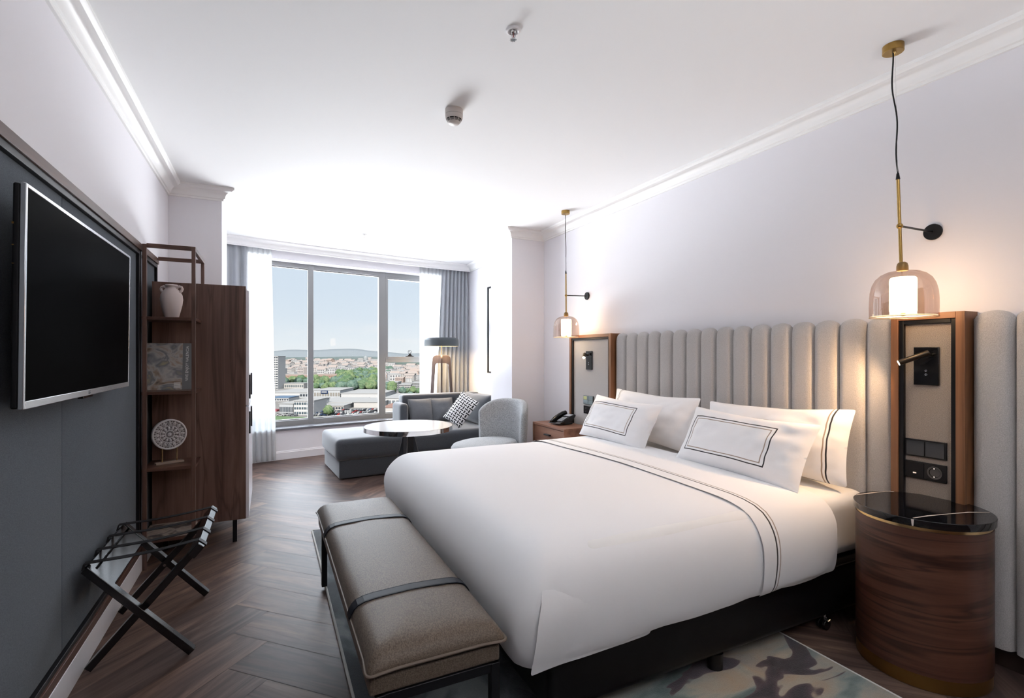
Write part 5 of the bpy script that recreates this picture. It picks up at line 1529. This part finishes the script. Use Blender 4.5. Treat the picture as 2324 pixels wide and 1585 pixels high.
strip('exterior_grass_verge', 712, 975, 900, 975, 870, 940, 712, 946, (.66, .78, .60))
# ------------------------------------------------------------------ daylight
EXPO = .76
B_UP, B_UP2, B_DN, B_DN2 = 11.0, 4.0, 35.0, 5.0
wd = bpy.data.worlds.new('Sky'); scene.world = wd; wd.use_nodes = True
nt = NT(wd); bg = nt.n['Background']
dirv = nt.coord('Generated'); z = nt.sep(dirv)[2]
low = nt.ramp(nt.math('MULTIPLY_ADD', z, 2.5, .5), [(p_, tuple(a_*2**-EXPO for a_ in c_)) for p_, c_ in ((.0, (.86, .89, .91)), (.5, (.86, .90, .93)), (.56, (.82, .88, .93)), (.68, (.73, .82, .91)), (.8, (.69, .79, .90)), (1, (.66, .77, .89)))])
cl = nt.noise(nt.mapping(dirv, (7, 7, 26)), 1.0, 5, .55, .3)
clm = nt.math('MULTIPLY', nt.math('SUBTRACT', cl, .53), 7.0, clamp=True)
band = nt.math('MULTIPLY', nt.math('SUBTRACT', 1.0, nt.math('MULTIPLY', nt.math('ABSOLUTE', nt.math('SUBTRACT', z, .038)), 38.0), clamp=True), clm)
low = nt.mix(nt.math('MULTIPLY', band, .55), low, tuple(.93*2**-EXPO for i in range(3)))
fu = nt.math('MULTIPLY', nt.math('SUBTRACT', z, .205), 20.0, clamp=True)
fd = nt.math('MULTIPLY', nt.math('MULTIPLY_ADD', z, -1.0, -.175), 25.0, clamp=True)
# bright bands added above and below the visible sky to light the room
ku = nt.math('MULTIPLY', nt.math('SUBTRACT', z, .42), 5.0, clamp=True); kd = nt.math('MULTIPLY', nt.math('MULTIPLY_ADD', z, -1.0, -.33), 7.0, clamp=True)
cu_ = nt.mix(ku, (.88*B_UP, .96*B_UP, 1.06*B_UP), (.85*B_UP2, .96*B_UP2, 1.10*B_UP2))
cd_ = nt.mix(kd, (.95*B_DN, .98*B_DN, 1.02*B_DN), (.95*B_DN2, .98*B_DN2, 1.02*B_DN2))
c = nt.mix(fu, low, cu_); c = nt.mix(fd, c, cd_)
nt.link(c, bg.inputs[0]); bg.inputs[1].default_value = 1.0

def area(name, loc, rot, sx, sy, power, col=(1, 1, 1), portal=False, spread=None):
    l = bpy.data.lights.new(name, 'AREA'); l.shape = 'RECTANGLE'; l.size = sx; l.size_y = sy; l.energy = power; l.color = col
    o = bpy.data.objects.new(name, l); COL.objects.link(o); o.location = loc; o.rotation_euler = rot
    if portal: l.cycles.is_portal = True
    if spread: l.spread = spread
    return o
a, b = wp(XW0), wp(XW1); mid = (a+b)/2; ang = math.atan2(b.y-a.y, b.x-a.x)
area('window_portal', (mid.x+.02*sin(ang), mid.y+.10, 1.49), (radians(90), 0, ang+pi), (b-a).length+.1, 2.3, 1, portal=True)
# portal emits along its local -Z: turned so that it faces into the room
def spot(name, loc, d, power, col, size, blend=.6, r=.01):
    l = bpy.data.lights.new(name, 'SPOT'); l.energy = power; l.color = col; l.spot_size = size; l.spot_blend = blend; l.shadow_soft_size = r
    o = bpy.data.objects.new(name, l); COL.objects.link(o); o.location = loc
    o.rotation_euler = Vector(d).to_track_quat('-Z', 'Y').to_euler(); return o
spot('reading_lamp_beam', tipR + dirR*.006, dirR + Vector((.02, .22, -.03)), 14, (1, .62, .32), radians(150), .9)
spot('reading_lamp_beam', tipL + dirL*.006, dirL, 8, (1, .74, .45), radians(120), .9)

sun = bpy.data.lights.new('sun', 'SUN'); sun.energy = 30; sun.angle = radians(1.5); sun.color = (1, .96, .9)
so = bpy.data.objects.new('sun', sun); COL.objects.link(so); so.location = (0, -20, 30)
so.rotation_euler = Vector((.35, .80, -.62)).to_track_quat('-Z', 'Y').to_euler()

# added fill light: an invented uplighter, unseen behind the viewer
t = thing('added_fill_uplighter', 'added black uplighter giving fill light, unseen behind the viewer', 'floor lamp', (1.0, -.80, 0))
mb = MB(); mb.lathe([(0, 0), (.14, 0), (.14, .015), (.02, .025), (.012, .03), (.012, 1.74), (.05, 1.76), (.15, 1.84), (.155, 1.85), (.145, 1.845), (.05, 1.775), (0, 1.77)], (0, 0, 0), 40); mb.build('stand', m_blackmat, t, local=True)
mb = MB(); mb.lathe([(0, 1.80), (.09, 1.80)], (0, 0, 0), 32); mb.build('fill_disc', emit('added fill light disc', (.95, .97, 1.0), 680), t, local=True)

# ------------------------------------------------------------------ camera
cam = bpy.data.cameras.new('Camera'); co = bpy.data.objects.new('Camera', cam); COL.objects.link(co)
co.location = (0, 0, 1.35); co.rotation_euler = (radians(90), 0, -YAW)
cam.sensor_width = 36; cam.sensor_fit = 'HORIZONTAL'; cam.lens = 1136/2324*36; cam.shift_y = 13.5/2324
cam.clip_end = 20000; cam.clip_start = .05
scene.camera = co
vs = scene.view_settings
scene.display_settings.display_device = 'sRGB'
vs.view_transform = 'Standard'; vs.look = 'None'; vs.gamma = 1; vs.exposure = EXPO; vs.use_curve_mapping = False
cy_ = scene.cycles
cy_.max_bounces = 10; cy_.diffuse_bounces = 6; cy_.glossy_bounces = 4; cy_.transmission_bounces = 6; cy_.transparent_max_bounces = 12
cy_.caustics_reflective = False; cy_.caustics_refractive = False; cy_.sample_clamp_indirect = 8; cy_.blur_glossy = .5
cy_.use_denoising = True
